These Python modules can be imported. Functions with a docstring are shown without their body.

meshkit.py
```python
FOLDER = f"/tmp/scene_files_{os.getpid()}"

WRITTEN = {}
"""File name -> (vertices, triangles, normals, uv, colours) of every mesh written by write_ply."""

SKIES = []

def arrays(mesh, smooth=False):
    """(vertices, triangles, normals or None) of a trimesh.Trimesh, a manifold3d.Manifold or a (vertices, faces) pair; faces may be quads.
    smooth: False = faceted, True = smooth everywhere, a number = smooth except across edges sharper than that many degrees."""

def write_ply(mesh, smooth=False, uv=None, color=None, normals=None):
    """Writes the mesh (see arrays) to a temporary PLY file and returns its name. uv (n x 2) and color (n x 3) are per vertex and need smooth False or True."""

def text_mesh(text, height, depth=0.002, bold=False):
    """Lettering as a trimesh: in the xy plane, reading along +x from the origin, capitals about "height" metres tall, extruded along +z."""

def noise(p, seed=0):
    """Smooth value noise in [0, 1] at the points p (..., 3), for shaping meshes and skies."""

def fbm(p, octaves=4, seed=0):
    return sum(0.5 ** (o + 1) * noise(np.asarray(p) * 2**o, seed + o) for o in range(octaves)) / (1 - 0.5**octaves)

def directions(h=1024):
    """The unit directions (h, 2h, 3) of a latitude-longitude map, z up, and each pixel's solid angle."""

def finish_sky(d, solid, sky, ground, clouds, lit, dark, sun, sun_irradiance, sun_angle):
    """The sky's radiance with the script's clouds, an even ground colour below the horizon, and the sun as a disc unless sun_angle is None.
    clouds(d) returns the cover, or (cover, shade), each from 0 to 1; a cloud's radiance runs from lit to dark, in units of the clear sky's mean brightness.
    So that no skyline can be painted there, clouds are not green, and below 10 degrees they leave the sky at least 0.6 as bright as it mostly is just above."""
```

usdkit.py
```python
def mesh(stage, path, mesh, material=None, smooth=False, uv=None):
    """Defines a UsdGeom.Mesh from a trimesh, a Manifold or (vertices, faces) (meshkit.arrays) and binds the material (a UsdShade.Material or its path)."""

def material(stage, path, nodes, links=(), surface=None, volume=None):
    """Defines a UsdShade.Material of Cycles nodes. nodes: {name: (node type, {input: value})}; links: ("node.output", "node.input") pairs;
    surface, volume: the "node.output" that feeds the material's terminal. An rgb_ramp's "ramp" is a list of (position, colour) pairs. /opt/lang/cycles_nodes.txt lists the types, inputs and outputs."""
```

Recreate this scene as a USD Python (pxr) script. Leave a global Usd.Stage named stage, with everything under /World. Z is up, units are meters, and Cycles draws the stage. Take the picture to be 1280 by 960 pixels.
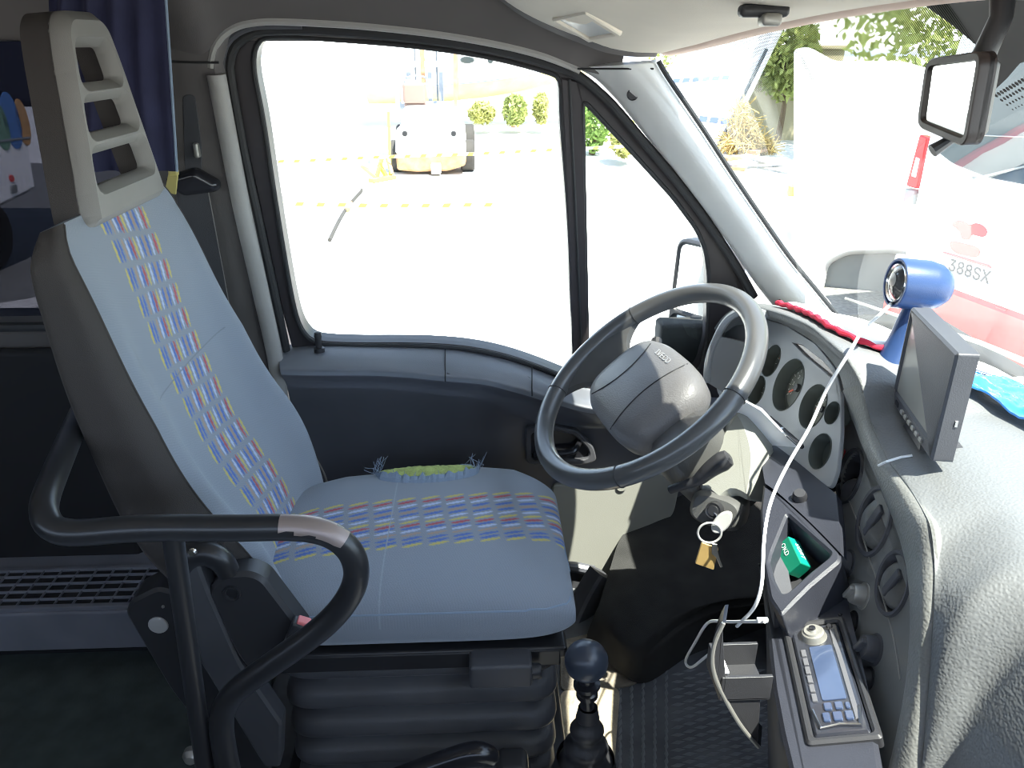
import math, random, numpy as np, trimesh, usdkit, meshkit, mapbox_earcut
from scipy.interpolate import PchipInterpolator, CubicSpline
from shapely.geometry import Polygon
from pxr import Usd, UsdGeom, UsdLux, UsdShade, Gf, Sdf, Vt

# ------------------------------------------------------------------ camera, sky, sun
stage = Usd.Stage.CreateInMemory()
UsdGeom.Xform.Define(stage, '/World')
F = 985.0; YAW = math.radians(2.5); PIT = math.radians(23.5)
C = np.array([0, 0, 1.9])
cp, sp, cy, sy = math.cos(PIT), math.sin(PIT), math.cos(YAW), math.sin(YAW)
R = np.array([cy, -sy, 0]); W = np.array([sy * cp, cy * cp, -sp]); U = np.cross(R, W)
cam = UsdGeom.Camera.Define(stage, '/World/camera')
cam.CreateHorizontalApertureAttr(36.0); cam.CreateFocalLengthAttr(F / 1280 * 36)
cam.CreateExposureAttr(1.33); cam.CreateClippingRangeAttr((0.02, 2000))
cam.AddTransformOp().Set(Gf.Matrix4d(*R, 0, *U, 0, *(-W), 0, *C, 1))
SUN = np.array([0.295, -0.38, 1.0])            # direction towards the sun: ahead of the van, a little to its right, high
SUN_I, SKY_I = 2.0, 0.15
sun = UsdLux.DistantLight.Define(stage, '/World/sun')
sun.CreateIntensityAttr(SUN_I); sun.CreateAngleAttr(0.53); sun.CreateNormalizeAttr(True); sun.CreateColorAttr((1.0, 0.95, 0.86))
z = SUN / np.linalg.norm(SUN); x = np.cross([0, 1, 0], z); x /= np.linalg.norm(x); y = np.cross(z, x)
sun.AddTransformOp().Set(Gf.Matrix4d(*x, 0, *y, 0, *z, 0, 0, 0, 0, 1))
skym = usdkit.material(stage, '/World/Looks/sky', {
    "s": ("sky_texture", {"sky_type": "multiple_scattering", "sun_disc": False, "sun_elevation": math.asin(z[2]), "sun_rotation": math.atan2(z[0], z[1]), "aerosol_density": 1.6}),
    "h": ("hsv", {"saturation": .62}), "b": ("background_shader", {"strength": SKY_I})}, [("s.color", "h.color"), ("h.color", "b.color")], surface="b.background")
dome = UsdLux.DomeLight.Define(stage, '/World/sky_light')
UsdShade.MaterialBindingAPI.Apply(dome.GetPrim()).Bind(skym)

# ------------------------------------------------------------------ helpers
rng = np.random.default_rng(7)
V3 = lambda *a: np.array(a, float)
def nrm(a): a = np.asarray(a, float); return a / np.linalg.norm(a)
def ray(px, py): return W + R * (px - 640) / F + U * (480 - py) / F
def A(px, py, X=None, Y=None, Z=None):
    d = ray(px, py)
    t = (X - C[0]) / d[0] if X is not None else (Y - C[1]) / d[1] if Y is not None else (Z - C[2]) / d[2]
    return C + d * t
class Pl:                                        # a plane in the place: origin, normal, in-plane axes u, v
    def __init__(s, o, n, u=None):
        s.o = np.array(o, float); s.n = nrm(n)
        u = np.cross([0, 0, 1.], s.n) if u is None else np.array(u, float)
        s.u = nrm(u - s.n * (u @ s.n)); s.v = np.cross(s.n, s.u)
    def hit(s, px, py): d = ray(px, py); return C + d * ((s.o - C) @ s.n / (d @ s.n))
    def uv(s, pts): return np.array([[(q - s.o) @ s.u, (q - s.o) @ s.v] for q in (s.hit(*p) for p in pts)])
    def P(s, uv, w=0): uv = np.atleast_2d(uv); return s.o + uv[:, :1] * s.u + uv[:, 1:] * s.v + np.broadcast_to(w, (len(uv),))[:, None] * s.n
def pl3(a, b, c): a, b, c = map(np.asarray, (a, b, c)); return Pl(a, np.cross(b - a, c - a), b - a)

counts = {}; offs = {}
def uniq(parent, name):
    k = (parent, name); n = counts.get(k, 0); counts[k] = n + 1
    return name if n == 0 else f"{name}_{n:03d}"
def meta(prim, label=None, cat=None, group=None, kind=None):
    for k, v in (('label', label), ('category', cat), ('group', group), ('kind', kind)):
        if v: prim.SetCustomDataByKey(k, v)
    return prim
def thing(name, label, cat, loc=(0, 0, 0), group=None):
    p = '/World/' + uniq('/World', name); x = UsdGeom.Xform.Define(stage, p)
    x.AddTranslateOp().Set(Gf.Vec3d(*map(float, loc))); offs[p] = np.array(loc, float)
    meta(x.GetPrim(), label, cat, group); return p
def struct(name):
    p = '/World/' + uniq('/World', name); x = UsdGeom.Xform.Define(stage, p); meta(x.GetPrim(), kind='structure'); return p
def obj(name, mesh, mat, parent='/World', smooth=35, colors=None, label=None, cat=None, group=None, kind=None):
    p = parent + '/' + uniq(parent, name)
    off = next((o for q, o in offs.items() if (parent + '/').startswith(q + '/')), None)
    if isinstance(mesh, list): mesh = cat_(mesh)
    v, f = (np.array(mesh[0], float), np.asarray(mesh[1], int)) if isinstance(mesh, tuple) else (np.array(mesh.vertices, float), np.asarray(mesh.faces))
    if off is not None: v = v - off
    m = usdkit.mesh(stage, p, (v, f), mat, True if colors is not None else smooth)
    if colors is not None:
        UsdGeom.PrimvarsAPI(m).CreatePrimvar('tint', Sdf.ValueTypeNames.Color3fArray, 'vertex').Set(Vt.Vec3fArray.FromNumpy(np.asarray(colors, np.float32)))
    meta(m.GetPrim(), label, cat, group, kind); return p
def lab(path, label): meta(stage.GetPrimAtPath(path), label); return path
def vf(m):
    if isinstance(m, tuple):
        v, f = np.asarray(m[0], float), np.asarray(m[1], int)
        if f.shape[1] == 4: f = np.vstack([f[:, [0, 1, 2]], f[:, [0, 2, 3]]])
        return v, f
    return np.array(m.vertices, float), np.array(m.faces)
def cat_(ms):
    vs, fs, n = [], [], 0
    for m in ms:
        v, f = vf(m); vs.append(v); fs.append(f + n); n += len(v)
    return np.vstack(vs), np.vstack(fs)
def xf(m, o, x, y, z):
    v, f = vf(m); return o + v @ np.array([x, y, z], float), f
def mv(m, d): v, f = vf(m); return v + np.asarray(d, float), f
def spl(pts, n=60, closed=False):
    p = np.asarray(pts, float)
    if closed: p = np.vstack([p, p[:1]])
    t = np.concatenate([[0], np.cumsum(np.linalg.norm(np.diff(p, axis=0), axis=1) ** .6)])
    c = CubicSpline(t, p, bc_type='periodic' if closed else 'natural')
    q = c(np.linspace(0, t[-1], n + 1 if closed else n)); return q[:-1] if closed else q
def mono(pts, n=60):
    p = np.asarray(pts, float); t = np.concatenate([[0], np.cumsum(np.linalg.norm(np.diff(p, axis=0), axis=1) + 1e-9)])
    return PchipInterpolator(t, p)(np.linspace(0, t[-1], n))
def rpoly(pts, r=.01, n=6):                       # polygon with rounded corners (uv)
    p = np.asarray(pts, float); out = []
    rs = np.broadcast_to(r, (len(p),))
    for i in range(len(p)):
        a, b, c = p[i - 1], p[i], p[(i + 1) % len(p)]
        d1, d2 = nrm(a - b), nrm(c - b); l = min(rs[i], .48 * np.linalg.norm(a - b), .48 * np.linalg.norm(c - b))
        t = np.linspace(0, 1, n)[:, None]; out.append((1 - t) ** 2 * (b + d1 * l) + 2 * t * (1 - t) * b + t ** 2 * (b + d2 * l))
    return np.vstack(out)
def circ(c, r, n=28, r2=None): t = np.linspace(0, 2 * math.pi, n, endpoint=False); return np.c_[c[0] + r * np.cos(t), c[1] + (r2 or r) * np.sin(t)]
def area(p): return .5 * np.sum(p[:, 0] * np.roll(p[:, 1], -1) - np.roll(p[:, 0], -1) * p[:, 1])
def offset(p, b):                                # inwards for a counter-clockwise outline
    e = np.roll(p, -1, 0) - p; e = e / (np.linalg.norm(e, axis=1, keepdims=True) + 1e-12)
    n = np.c_[-e[:, 1], e[:, 0]]; m = n + np.roll(n, 1, 0); l = np.linalg.norm(m, axis=1, keepdims=True); m = m / np.maximum(l, 1e-9)
    c = np.clip(np.sum(m * n, axis=1, keepdims=True), .5, 1); return p + m * b / c
def slab(pl, outer, holes=(), t=.01, b=.002, top=0.0, back=True):
    """A plate in plane pl: outline in uv, front face at w=top with a chamfer b, thickness t behind it."""
    o = np.asarray(outer, float); o = o if area(o) > 0 else o[::-1]
    hs = [(h if area(h) < 0 else h[::-1]) for h in map(np.asarray, holes)]
    loops = [o] + hs; V, Fc, n = [], [], 0
    def cap(ls, w, flip):
        nonlocal n
        vv = np.vstack(ls); ends = np.cumsum([len(l) for l in ls]).astype(np.uint32)
        tri = mapbox_earcut.triangulate_float64(vv, ends).reshape(-1, 3).astype(int)
        a, bb, c = vv[tri[:, 0]], vv[tri[:, 1]], vv[tri[:, 2]]
        s = (bb[:, 0] - a[:, 0]) * (c[:, 1] - a[:, 1]) - (c[:, 0] - a[:, 0]) * (bb[:, 1] - a[:, 1])
        tri = np.where((s < 0)[:, None], tri[:, ::-1], tri)
        V.append(pl.P(vv, w)); Fc.append((tri[:, ::-1] if flip else tri) + n); n += len(vv)
    cap([offset(l, b) for l in loops], top, False)
    if back: cap(loops, top - t, True)
    for l in loops:
        rings = [(offset(l, b), top), (l, top - b), (l, top - t)]; k = len(l)
        for r, w in rings: V.append(pl.P(r, w))
        i = np.arange(k); j = (i + 1) % k
        for q in range(2):
            a0, a1 = n + q * k, n + (q + 1) * k
            Fc.append(np.c_[a0 + i, a1 + i, a1 + j]); Fc.append(np.c_[a0 + i, a1 + j, a0 + j])
        n += 3 * k
    return np.vstack(V), np.vstack(Fc)
def grid(rows, wrap=False, wrap_r=False, flip=False):
    g = np.asarray(rows, float); r, c = g.shape[:2]; i, j = np.meshgrid(np.arange(r if wrap_r else r - 1), np.arange(c if wrap else c - 1), indexing='ij')
    i, j = i.ravel(), j.ravel(); i2, j2 = (i + 1) % r, (j + 1) % c
    f = np.c_[i * c + j, i * c + j2, i2 * c + j2, i2 * c + j]
    return vf((g.reshape(-1, 3), f[:, ::-1] if flip else f))
def refine(rows, nr=40, nc=60, s=True):           # smooth surface through a small net of points
    g = np.asarray(rows, float)
    I = PchipInterpolator if s else (lambda a, b, axis=0: CubicSpline(a, b, axis=axis))
    a = PchipInterpolator(np.arange(g.shape[0]), g, axis=0)(np.linspace(0, g.shape[0] - 1, nr))
    return PchipInterpolator(np.arange(g.shape[1]), a, axis=1)(np.linspace(0, g.shape[1] - 1, nc))
def shell(g, d):                                  # closed sheet: net g thickened by vector d
    g = np.asarray(g, float); r, c = g.shape[:2]; d = np.broadcast_to(np.asarray(d, float), g.shape)
    a, b = grid(g), grid(g + d, flip=True)
    per = [(0, j) for j in range(c)] + [(i, c - 1) for i in range(1, r)] + [(r - 1, j) for j in range(c - 2, -1, -1)] + [(i, 0) for i in range(r - 2, 0, -1)]
    p = np.array([g[q] for q in per]); pb = np.array([(g + d)[q] for q in per])
    return cat_([a, b, grid([p, pb], wrap=True)])
def tube(path, r, n=10, closed=False, caps=True, sq=None):
    p = np.asarray(path, float); k = len(p); r = np.broadcast_to(r, (k,))
    t = np.roll(p, -1, 0) - np.roll(p, 1, 0) if closed else np.gradient(p, axis=0)
    t /= np.linalg.norm(t, axis=1, keepdims=True) + 1e-12
    a = np.cross(t[0], [0, 0, 1.] if abs(t[0][2]) < .9 else [1., 0, 0]); a /= np.linalg.norm(a); ring = []
    ang = np.arange(n) * 2 * math.pi / n
    for i in range(k):
        a = a - t[i] * (a @ t[i]); a /= np.linalg.norm(a) + 1e-12; b = np.cross(t[i], a)
        ca, sa = np.cos(ang), np.sin(ang)
        if sq: ca, sa = np.sign(ca) * abs(ca) ** (2 / sq), np.sign(sa) * abs(sa) ** (2 / sq)
        ring.append(p[i] + r[i] * (ca[:, None] * a + sa[:, None] * b))
    m = [grid(ring, wrap=True, wrap_r=closed, flip=True)]
    if caps and not closed:
        for e, q in ((0, 1), (-1, -1)):
            v = np.vstack([ring[e], p[e] - t[e] * 0]); i = np.arange(n); f = np.c_[i, (i + 1) % n, np.full(n, n)]
            m.append((v, f if q == 1 else f[:, ::-1]))
    return cat_(m)
def frame(axis, ref=(0, 0, 1.)):
    z = nrm(axis); ref = np.array(ref, float)
    if abs(z @ ref) > .95: ref = V3(1, 0, 0)
    x = nrm(np.cross(ref, z)); return x, np.cross(z, x), z
def lathe(prof, o, axis, n=32, sx=1.0, sy=1.0):   # prof: (radius, height) pairs from one end to the other
    x, y, z = frame(axis); a = np.linspace(0, 2 * math.pi, n, endpoint=False)
    rows = [np.asarray(o) + r * (np.cos(a)[:, None] * x * sx + np.sin(a)[:, None] * y * sy) + h * z for r, h in prof]
    return grid(rows, wrap=True, flip=False)
def rbox(size, r=.004, o=(0, 0, 0), ax=None, n=3):
    s = np.asarray(size, float) / 2; r = min(r, s.min() * .95)
    b = trimesh.creation.icosphere(1 if n < 4 else 2, r).vertices
    pts = np.vstack([b + (s - r) * np.array(q) for q in np.ndindex(2, 2, 2) for q in [np.array(q) * 2 - 1]])
    h = trimesh.Trimesh(pts).convex_hull; v = np.array(h.vertices)
    if ax is not None: v = v @ np.array(ax, float)
    return v + np.asarray(o, float), np.array(h.faces)
def hull(pts): h = trimesh.Trimesh(np.asarray(pts, float)).convex_hull; return np.array(h.vertices), np.array(h.faces)
def bar(a, b, w, h, up=(0, 0, 1), r=.002):
    a, b = np.asarray(a, float), np.asarray(b, float); L = np.linalg.norm(b - a); x = (b - a) / L
    y = np.cross(up, x); y = y / np.linalg.norm(y) if np.linalg.norm(y) > 1e-6 else V3(0, 1, 0); zz = np.cross(x, y)
    return rbox((L, w, h), r, (a + b) / 2, (x, y, zz))
def text(s, h, o, u, v, depth=.0006, bold=False, center=True):
    m = meshkit.text_mesh(s, h, depth, bold); vv = np.array(m.vertices)
    if center: vv[:, :2] -= (vv[:, :2].min(0) + vv[:, :2].max(0)) / 2
    u, v = nrm(u), nrm(v); return np.asarray(o) + vv @ np.array([u, v, np.cross(u, v)]), np.array(m.faces)

# ------------------------------------------------------------------ materials
def lin(h):
    c = np.array([int(h[i:i + 2], 16) for i in (0, 2, 4)]) / 255; return tuple(np.where(c < .04045, c / 12.92, ((c + .055) / 1.055) ** 2.4))
M = {}
def mat(name, col, rough=.5, grain=None, spec=.5, metal=0., var=.0, vscale=9, coat=0, sheen=0, voro=None, **k):
    nodes = {"p": ("principled_bsdf", {"base_color": col, "roughness": rough, "specular_ior_level": spec, "metallic": metal, "coat_weight": coat, "sheen_weight": sheen, **k}), "g": ("geometry", {})}
    links = []
    if var:
        nodes["vn"] = ("noise_texture", {"scale": vscale, "detail": 4})
        nodes["vr"] = ("rgb_ramp", {"ramp": [(.3, tuple(c * (1 - var) for c in col)), (.7, tuple(min(1, c * (1 + var)) for c in col))]})
        links += [("g.position", "vn.vector"), ("vn.fac", "vr.fac"), ("vr.color", "p.base_color")]
    if grain:
        if voro:
            nodes["bn"] = ("voronoi_texture", {"scale": grain[0], "feature": "smooth_f1"}); o = "bn.distance"
        else:
            nodes["bn"] = ("noise_texture", {"scale": grain[0], "detail": 3}); o = "bn.fac"
        nodes["b"] = ("bump", {"strength": grain[1], "distance": grain[2]}); links += [("g.position", "bn.vector"), (o, "b.height"), ("b.normal", "p.normal")]
    M[name] = usdkit.material(stage, '/World/Looks/' + name, nodes, links, surface="p.BSDF"); return M[name]
mat('black_plastic', (.030, .030, .033), .42, (700, .25, .0006))
mat('black_gloss', (.015, .015, .018), .18)
mat('dark_plastic', (.060, .061, .068), .5, (600, .35, .0008), var=.12)
mat('door_plastic', (.085, .088, .102), .31, (550, .4, .0008), var=.08)
mat('dash_plastic', (.138, .143, .143), .5, (330, .55, .0012), var=.06, voro=True)
mat('rim_plastic', (.17, .172, .162), .5, (330, .5, .0012), var=.10, voro=True)
mat('cluster_plastic', (.27, .28, .29), .42, (700, .3, .0006))
mat('console_plastic', (.135, .135, .128), .45, (600, .4, .0008), var=.12)
mat('pillar_plastic', (.62, .62, .60), .5, (500, .35, .0008), var=.04)
mat('trim_plastic', (.115, .105, .100), .55, (500, .35, .0008), var=.05)
mat('rail_trim', (.11, .10, .096), .5, (500, .3, .0006), var=.05)
mat('headliner', (.74, .68, .58), .9, (900, .4, .0008), var=.03)
mat('header_bounce', (.64, .47, .38), .7, (700, .3, .0006))  # pinkish tone is red bounce light put into the colour
mat('rubber', (.02, .02, .021), .6)
mat('frit', (.008, .006, .006), .6)
mat('frame_black', (.035, .030, .032), .4, (500, .2, .0005))
mat('floor_rubber', (.095, .10, .108), .6, (300, .5, .001), var=.35, vscale=14)
mat('tread_rubber', (.17, .178, .19), .42)
mat('rear_floor', (.05, .065, .062), .7, (250, .6, .001), var=.25, vscale=20)
mat('carpet', (.035, .035, .034), .95, (900, .9, .002), var=.25, vscale=18)
mat('seat_fabric', (.30, .345, .40), .95, (1500, .7, .0010), spec=.2)
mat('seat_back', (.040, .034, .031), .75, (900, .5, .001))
mat('headrest_skin', (.20, .19, .175), .6, (800, .35, .0006), var=.06)
mat('foam', (.42, .50, .16), .95, (260, .9, .003), var=.25, vscale=60)
mat('frayed', (.25, .32, .42), .95, (1500, .7, .001))
mat('steel_black', (.02, .02, .022), .32, (60, .15, .0006))
mat('worn_steel', (.30, .24, .22), .4, metal=.4)
mat('chrome', (.75, .75, .75), .2, metal=1.)
mat('grey_metal', (.36, .35, .32), .4, metal=.6)
mat('wheel_skin', (.075, .075, .075), .27, (900, .25, .0005), coat=.2)
mat('hub_plastic', (.15, .145, .145), .45, (420, .45, .0010), voro=True)
mat('hub_side', (.17, .175, .18), .35)
mat('column_plastic', (.085, .085, .082), .5, (600, .35, .0008), var=.08)
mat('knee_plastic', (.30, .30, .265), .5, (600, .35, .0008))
mat('curtain', (.028, .030, .075), .9, (500, .4, .001), var=.2, vscale=12)
mat('belt', (.05, .05, .055), .8, (1200, .6, .001))
mat('yellow_tag', (.42, .36, .12), .5)
mat('red_plastic', (.55, .05, .06), .35)
mat('pink_plastic', (.75, .20, .20), .4)
mat('white_plastic', (.8, .8, .78), .4)
mat('cable_white', (.72, .72, .72), .45)
mat('blue_dark', (.022, .050, .135), .33, (700, .3, .0006))
mat('radio_trim', (.11, .11, .12), .3)
mat('highlight_plastic', (.33, .32, .30), .5, (500, .35, .0008), var=.04)
mat('ledge_plastic', (.19, .20, .225), .36, (550, .4, .0008), var=.06)
mat('pod_shade_plastic', (.028, .030, .040), .46, (550, .4, .0008), var=.08)  # shadow of the dash over pod and shelf put into a darker colour
mat('mat_slate', (.03, .04, .06), .4, (500, .4, .0008))
mat('mirror_black', (.03, .022, .02), .4, (600, .2, .0005))
mat('lens_dark', (.05, .05, .05), .08, coat=.6)
mat('knob_slate', (.035, .043, .060), .3)
mat('blue_gloss', (.02, .20, .55), .12, coat=.6)
mat('cloth_white', (.82, .82, .80), .9, (700, .5, .001))
mat('cloth_red', (.50, .02, .05), .9, (700, .5, .001))
mat('paper', (.85, .86, .87), .6)
mat('brass', (.62, .42, .16), .38, metal=.55, var=.08, vscale=40)
mat('key_grey', (.38, .38, .37), .35)
mat('green_card', (.0, .17, .095), .45)
mat('teal_card', (.0, .20, .16), .45)
mat('screen', (.24, .23, .205), .22, spec=.5)  # bright reflection in the screen put into a paler base colour
mat('radio_face', (.022, .024, .032), .16, coat=.7)
mat('radio_screen', (.045, .065, .12), .1, coat=.8)
mat('dial', (.075, .085, .075), .5)
mat('dial_light', (.19, .20, .175), .5)
mat('needle', (.85, .20, .12), .4, emission_color=(.9, .2, .1), emission_strength=.0)
mat('mark_white', (.8, .8, .78), .5)
mat('dim_letter', (.34, .34, .34), .4)
mat('warning_strip', (.03, .012, .012), .2, coat=.5)
mat('mirror_glass', (.9, .92, .9), .02, metal=1.)
mat('lamp_lens', (.85, .86, .86), .25, transmission_weight=.25)
mat('step_grey', (.20, .21, .25), .55, (300, .4, .001), var=.1)
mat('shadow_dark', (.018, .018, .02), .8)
mat('sole_plate', (.22, .19, .15), .75, (200, .8, .002), var=.35, vscale=22)
mat('mud_sheet', (.42, .36, .26), .9, (160, .8, .003), var=.3, vscale=15)
# out of doors
mat('concrete', (.62, .60, .56), .9, (40, .4, .01), var=.10, vscale=.7)
mat('forklift_white', (.80, .79, .76), .5, var=.05)
mat('forklift_rust', (.50, .27, .14), .8, (60, .6, .004), var=.30, vscale=8)
mat('forklift_grey', (.30, .32, .35), .5)
mat('seat_brown', (.26, .17, .14), .7)
mat('tyre', (.05, .045, .04), .8)
mat('boat_white', (.85, .85, .83), .3, coat=.3)
mat('boat_blue', (.04, .22, .60), .35)
mat('boat_keel', (.70, .58, .25), .7, var=.15, vscale=3)
mat('tape_white', (.85, .85, .85), .5); mat('tape_yellow', (.72, .50, .06), .5); mat('tape_red', (.70, .08, .08), .5)
mat('barrier_yellow', (.70, .75, .10), .5)
mat('leaf', (.16, .26, .05), .7, var=.3, vscale=3); mat('leaf_pale', (.30, .34, .10), .7, var=.3, vscale=3); mat('leaf_yellow', (.36, .36, .11), .8, var=.3, vscale=5)
mat('bark', (.14, .10, .06), .9)
mat('panel_white', (.82, .84, .87), .5); mat('panel_blue', (.09, .13, .28), .4); mat('panel_edge', (.10, .11, .12), .6)
mat('wall_cream', (.34, .30, .20), .9, (14, .3, .01), var=.12, vscale=1.2)
mat('straw', (.42, .31, .12), .9, var=.4, vscale=9); mat('wood', (.34, .20, .11), .85, var=.3, vscale=6); mat('wood_grey', (.30, .29, .28), .85, var=.2, vscale=6)
mat('van_white', (.84, .83, .79), .25, coat=.5); mat('van_red', (.60, .06, .05), .3, coat=.5); mat('van_grey', (.20, .21, .20), .4)
mat('van_navy', (.010, .011, .028), .6)
mat('van_glass', (.05, .06, .06), .08, coat=.3)
mat('lamp_red', (.65, .04, .04), .2, coat=.5); mat('lamp_clear', (.60, .62, .58), .15, coat=.5)
mat('decal_blue', (.08, .20, .45), .5); mat('decal_green', (.16, .30, .20), .5); mat('decal_orange', (.55, .30, .12), .5)
mat('asphalt_and_shade', (.16, .16, .15), .9, (60, .6, .006), var=.25, vscale=30)
def glass(name, tint, gl=.9):
    M[name] = usdkit.material(stage, '/World/Looks/' + name, {"t": ("transparent_bsdf", {"color": tint}), "g": ("glossy_bsdf", {"color": (gl, gl, gl), "roughness": .0}), "f": ("fresnel", {"IOR": 1.45}), "m": ("mix_closure", {})},
        [("f.fac", "m.fac"), ("t.BSDF", "m.closure1"), ("g.BSDF", "m.closure2")], surface="m.closure")
glass('glass', (.93, .96, .95)); glass('glass_screen', (.90, .95, .93)); glass('glass_dark', (.17, .175, .20)); glass('lens_glass', (.80, .84, .82))
# print on the fabric and other flat prints: colour comes with the mesh
M['fabric_print'] = usdkit.material(stage, '/World/Looks/fabric_print', {"a": ("attribute", {"attribute": "tint"}), "g": ("geometry", {}), "n": ("noise_texture", {"scale": 1500, "detail": 2}), "b": ("bump", {"strength": .7, "distance": .001}),
    "p": ("principled_bsdf", {"roughness": .95, "specular_ior_level": .2, "sheen_weight": .15})}, [("a.color", "p.base_color"), ("g.position", "n.vector"), ("n.fac", "b.height"), ("b.normal", "p.normal")], surface="p.BSDF")
# sun band of the windscreen: fine upright dark stripes printed on the glass
M['sun_band'] = usdkit.material(stage, '/World/Looks/sun_band', {"u": ("uvmap", {"attribute": "st"}), "s": ("separate_xyz", {}), "m": ("math", {"math_type": "fraction"}), "l": ("math", {"math_type": "less_than", "value2": .55}),
    "t": ("transparent_bsdf", {}), "d": ("diffuse_bsdf", {"color": (.02, .025, .02)}), "x": ("mix_closure", {})},
    [("u.UV", "s.vector"), ("s.x", "m.value1"), ("s.y", "l.value2"), ("m.value", "l.value1"), ("l.value", "x.fac"), ("t.BSDF", "x.closure1"), ("d.BSDF", "x.closure2")], surface="x.closure")

# ------------------------------------------------------------------ the setting: cab shell
FLOOR = .73; YD = 1.56
D = Pl((0, YD, 1.2), (0, -1, -.12))                                   # inner face of the driver's door
floor = struct('floor')
obj('floor_pan', rbox((3.7, 1.98, .05), .005, (-.75, .62, FLOOR - .025)), M['floor_rubber'], floor)
# raised lozenges of the rubber flooring, one by one
lz = [(-.020, 0, 0), (0, .0062, 0), (.020, 0, 0), (0, -.0062, 0), (-.009, 0, .002), (.009, 0, .002)]
k = 0
for i in range(15):
    for j in range(15):
        px, py = 775 + j * 14.5, 838 + i * 9.5 + (j % 2) * 4.5
        if px > 965 or py > 985 or px < 745 + i * 2.0: continue
        p = A(px, py, Z=FLOOR); ang = (.12 if px > 842 else 1.25) + rng.normal(0, .05); ca, sa = math.cos(ang), math.sin(ang)
        v = np.array(lz) * (.72 if px > 842 else .62); v = np.c_[v[:, 0] * ca - v[:, 1] * sa, v[:, 0] * sa + v[:, 1] * ca, v[:, 2]] + [p[0], p[1], FLOOR]
        obj('tread', (v, np.array([[0, 3, 4], [3, 5, 4], [3, 2, 5], [2, 1, 5], [1, 4, 5], [1, 0, 4]])), M['tread_rubber'], floor, smooth=False)
obj('rear_floor', rbox((2.2, 1.85, .012), .004, (-1.52, .62, FLOOR + .006)), M['rear_floor'], floor)
# toe board covered in felt, creased
tb = [[A(738, 800, Z=.735), A(775, 838, Z=.735), A(800, 852, Z=.735), A(860, 818, Z=.735), A(930, 792, Z=.735), A(985, 770, Z=.735), V3(.62, .62, .735), V3(.70, .2, .735), V3(.7, -.28, .735)],
      [A(750, 765, Z=.79), A(775, 800, Z=.80), A(800, 815, Z=.795), A(850, 785, Z=.80), A(920, 745, Z=.815), A(975, 720, Z=.82), V3(.75, .62, .8), V3(.78, .2, .8), V3(.78, -.28, .8)],
      [V3(.34, 1.53, .84), V3(.44, 1.50, .86), V3(.52, 1.45, .86), V3(.60, 1.36, .88), V3(.68, 1.2, .90), V3(.74, 1.0, .90), V3(.84, .62, .9), V3(.86, .2, .9), V3(.86, -.28, .9)],
      [V3(.42, 1.56, .98), V3(.56, 1.55, 1.0), V3(.66, 1.5, 1.02), V3(.74, 1.40, 1.05), V3(.82, 1.2, 1.1), V3(.88, 1.0, 1.1), V3(.94, .62, 1.1), V3(.94, .2, 1.1), V3(.94, -.28, 1.1)],
      [V3(.50, 1.57, 1.2), V3(.64, 1.57, 1.25), V3(.76, 1.55, 1.3), V3(.84, 1.45, 1.35), V3(.9, 1.2, 1.38), V3(.95, 1.0, 1.38), V3(.97, .62, 1.38), V3(.96, .2, 1.38), V3(.95, -.28, 1.38)]]
tbg = refine(tb, 44, 90)
wr = meshkit.fbm(tbg.reshape(-1, 3) * 7).reshape(tbg.shape[:2]) if hasattr(meshkit, 'fbm') else 0
tbg = tbg + np.stack([-.02 * wr, 0 * wr, .012 * wr], -1)
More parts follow.
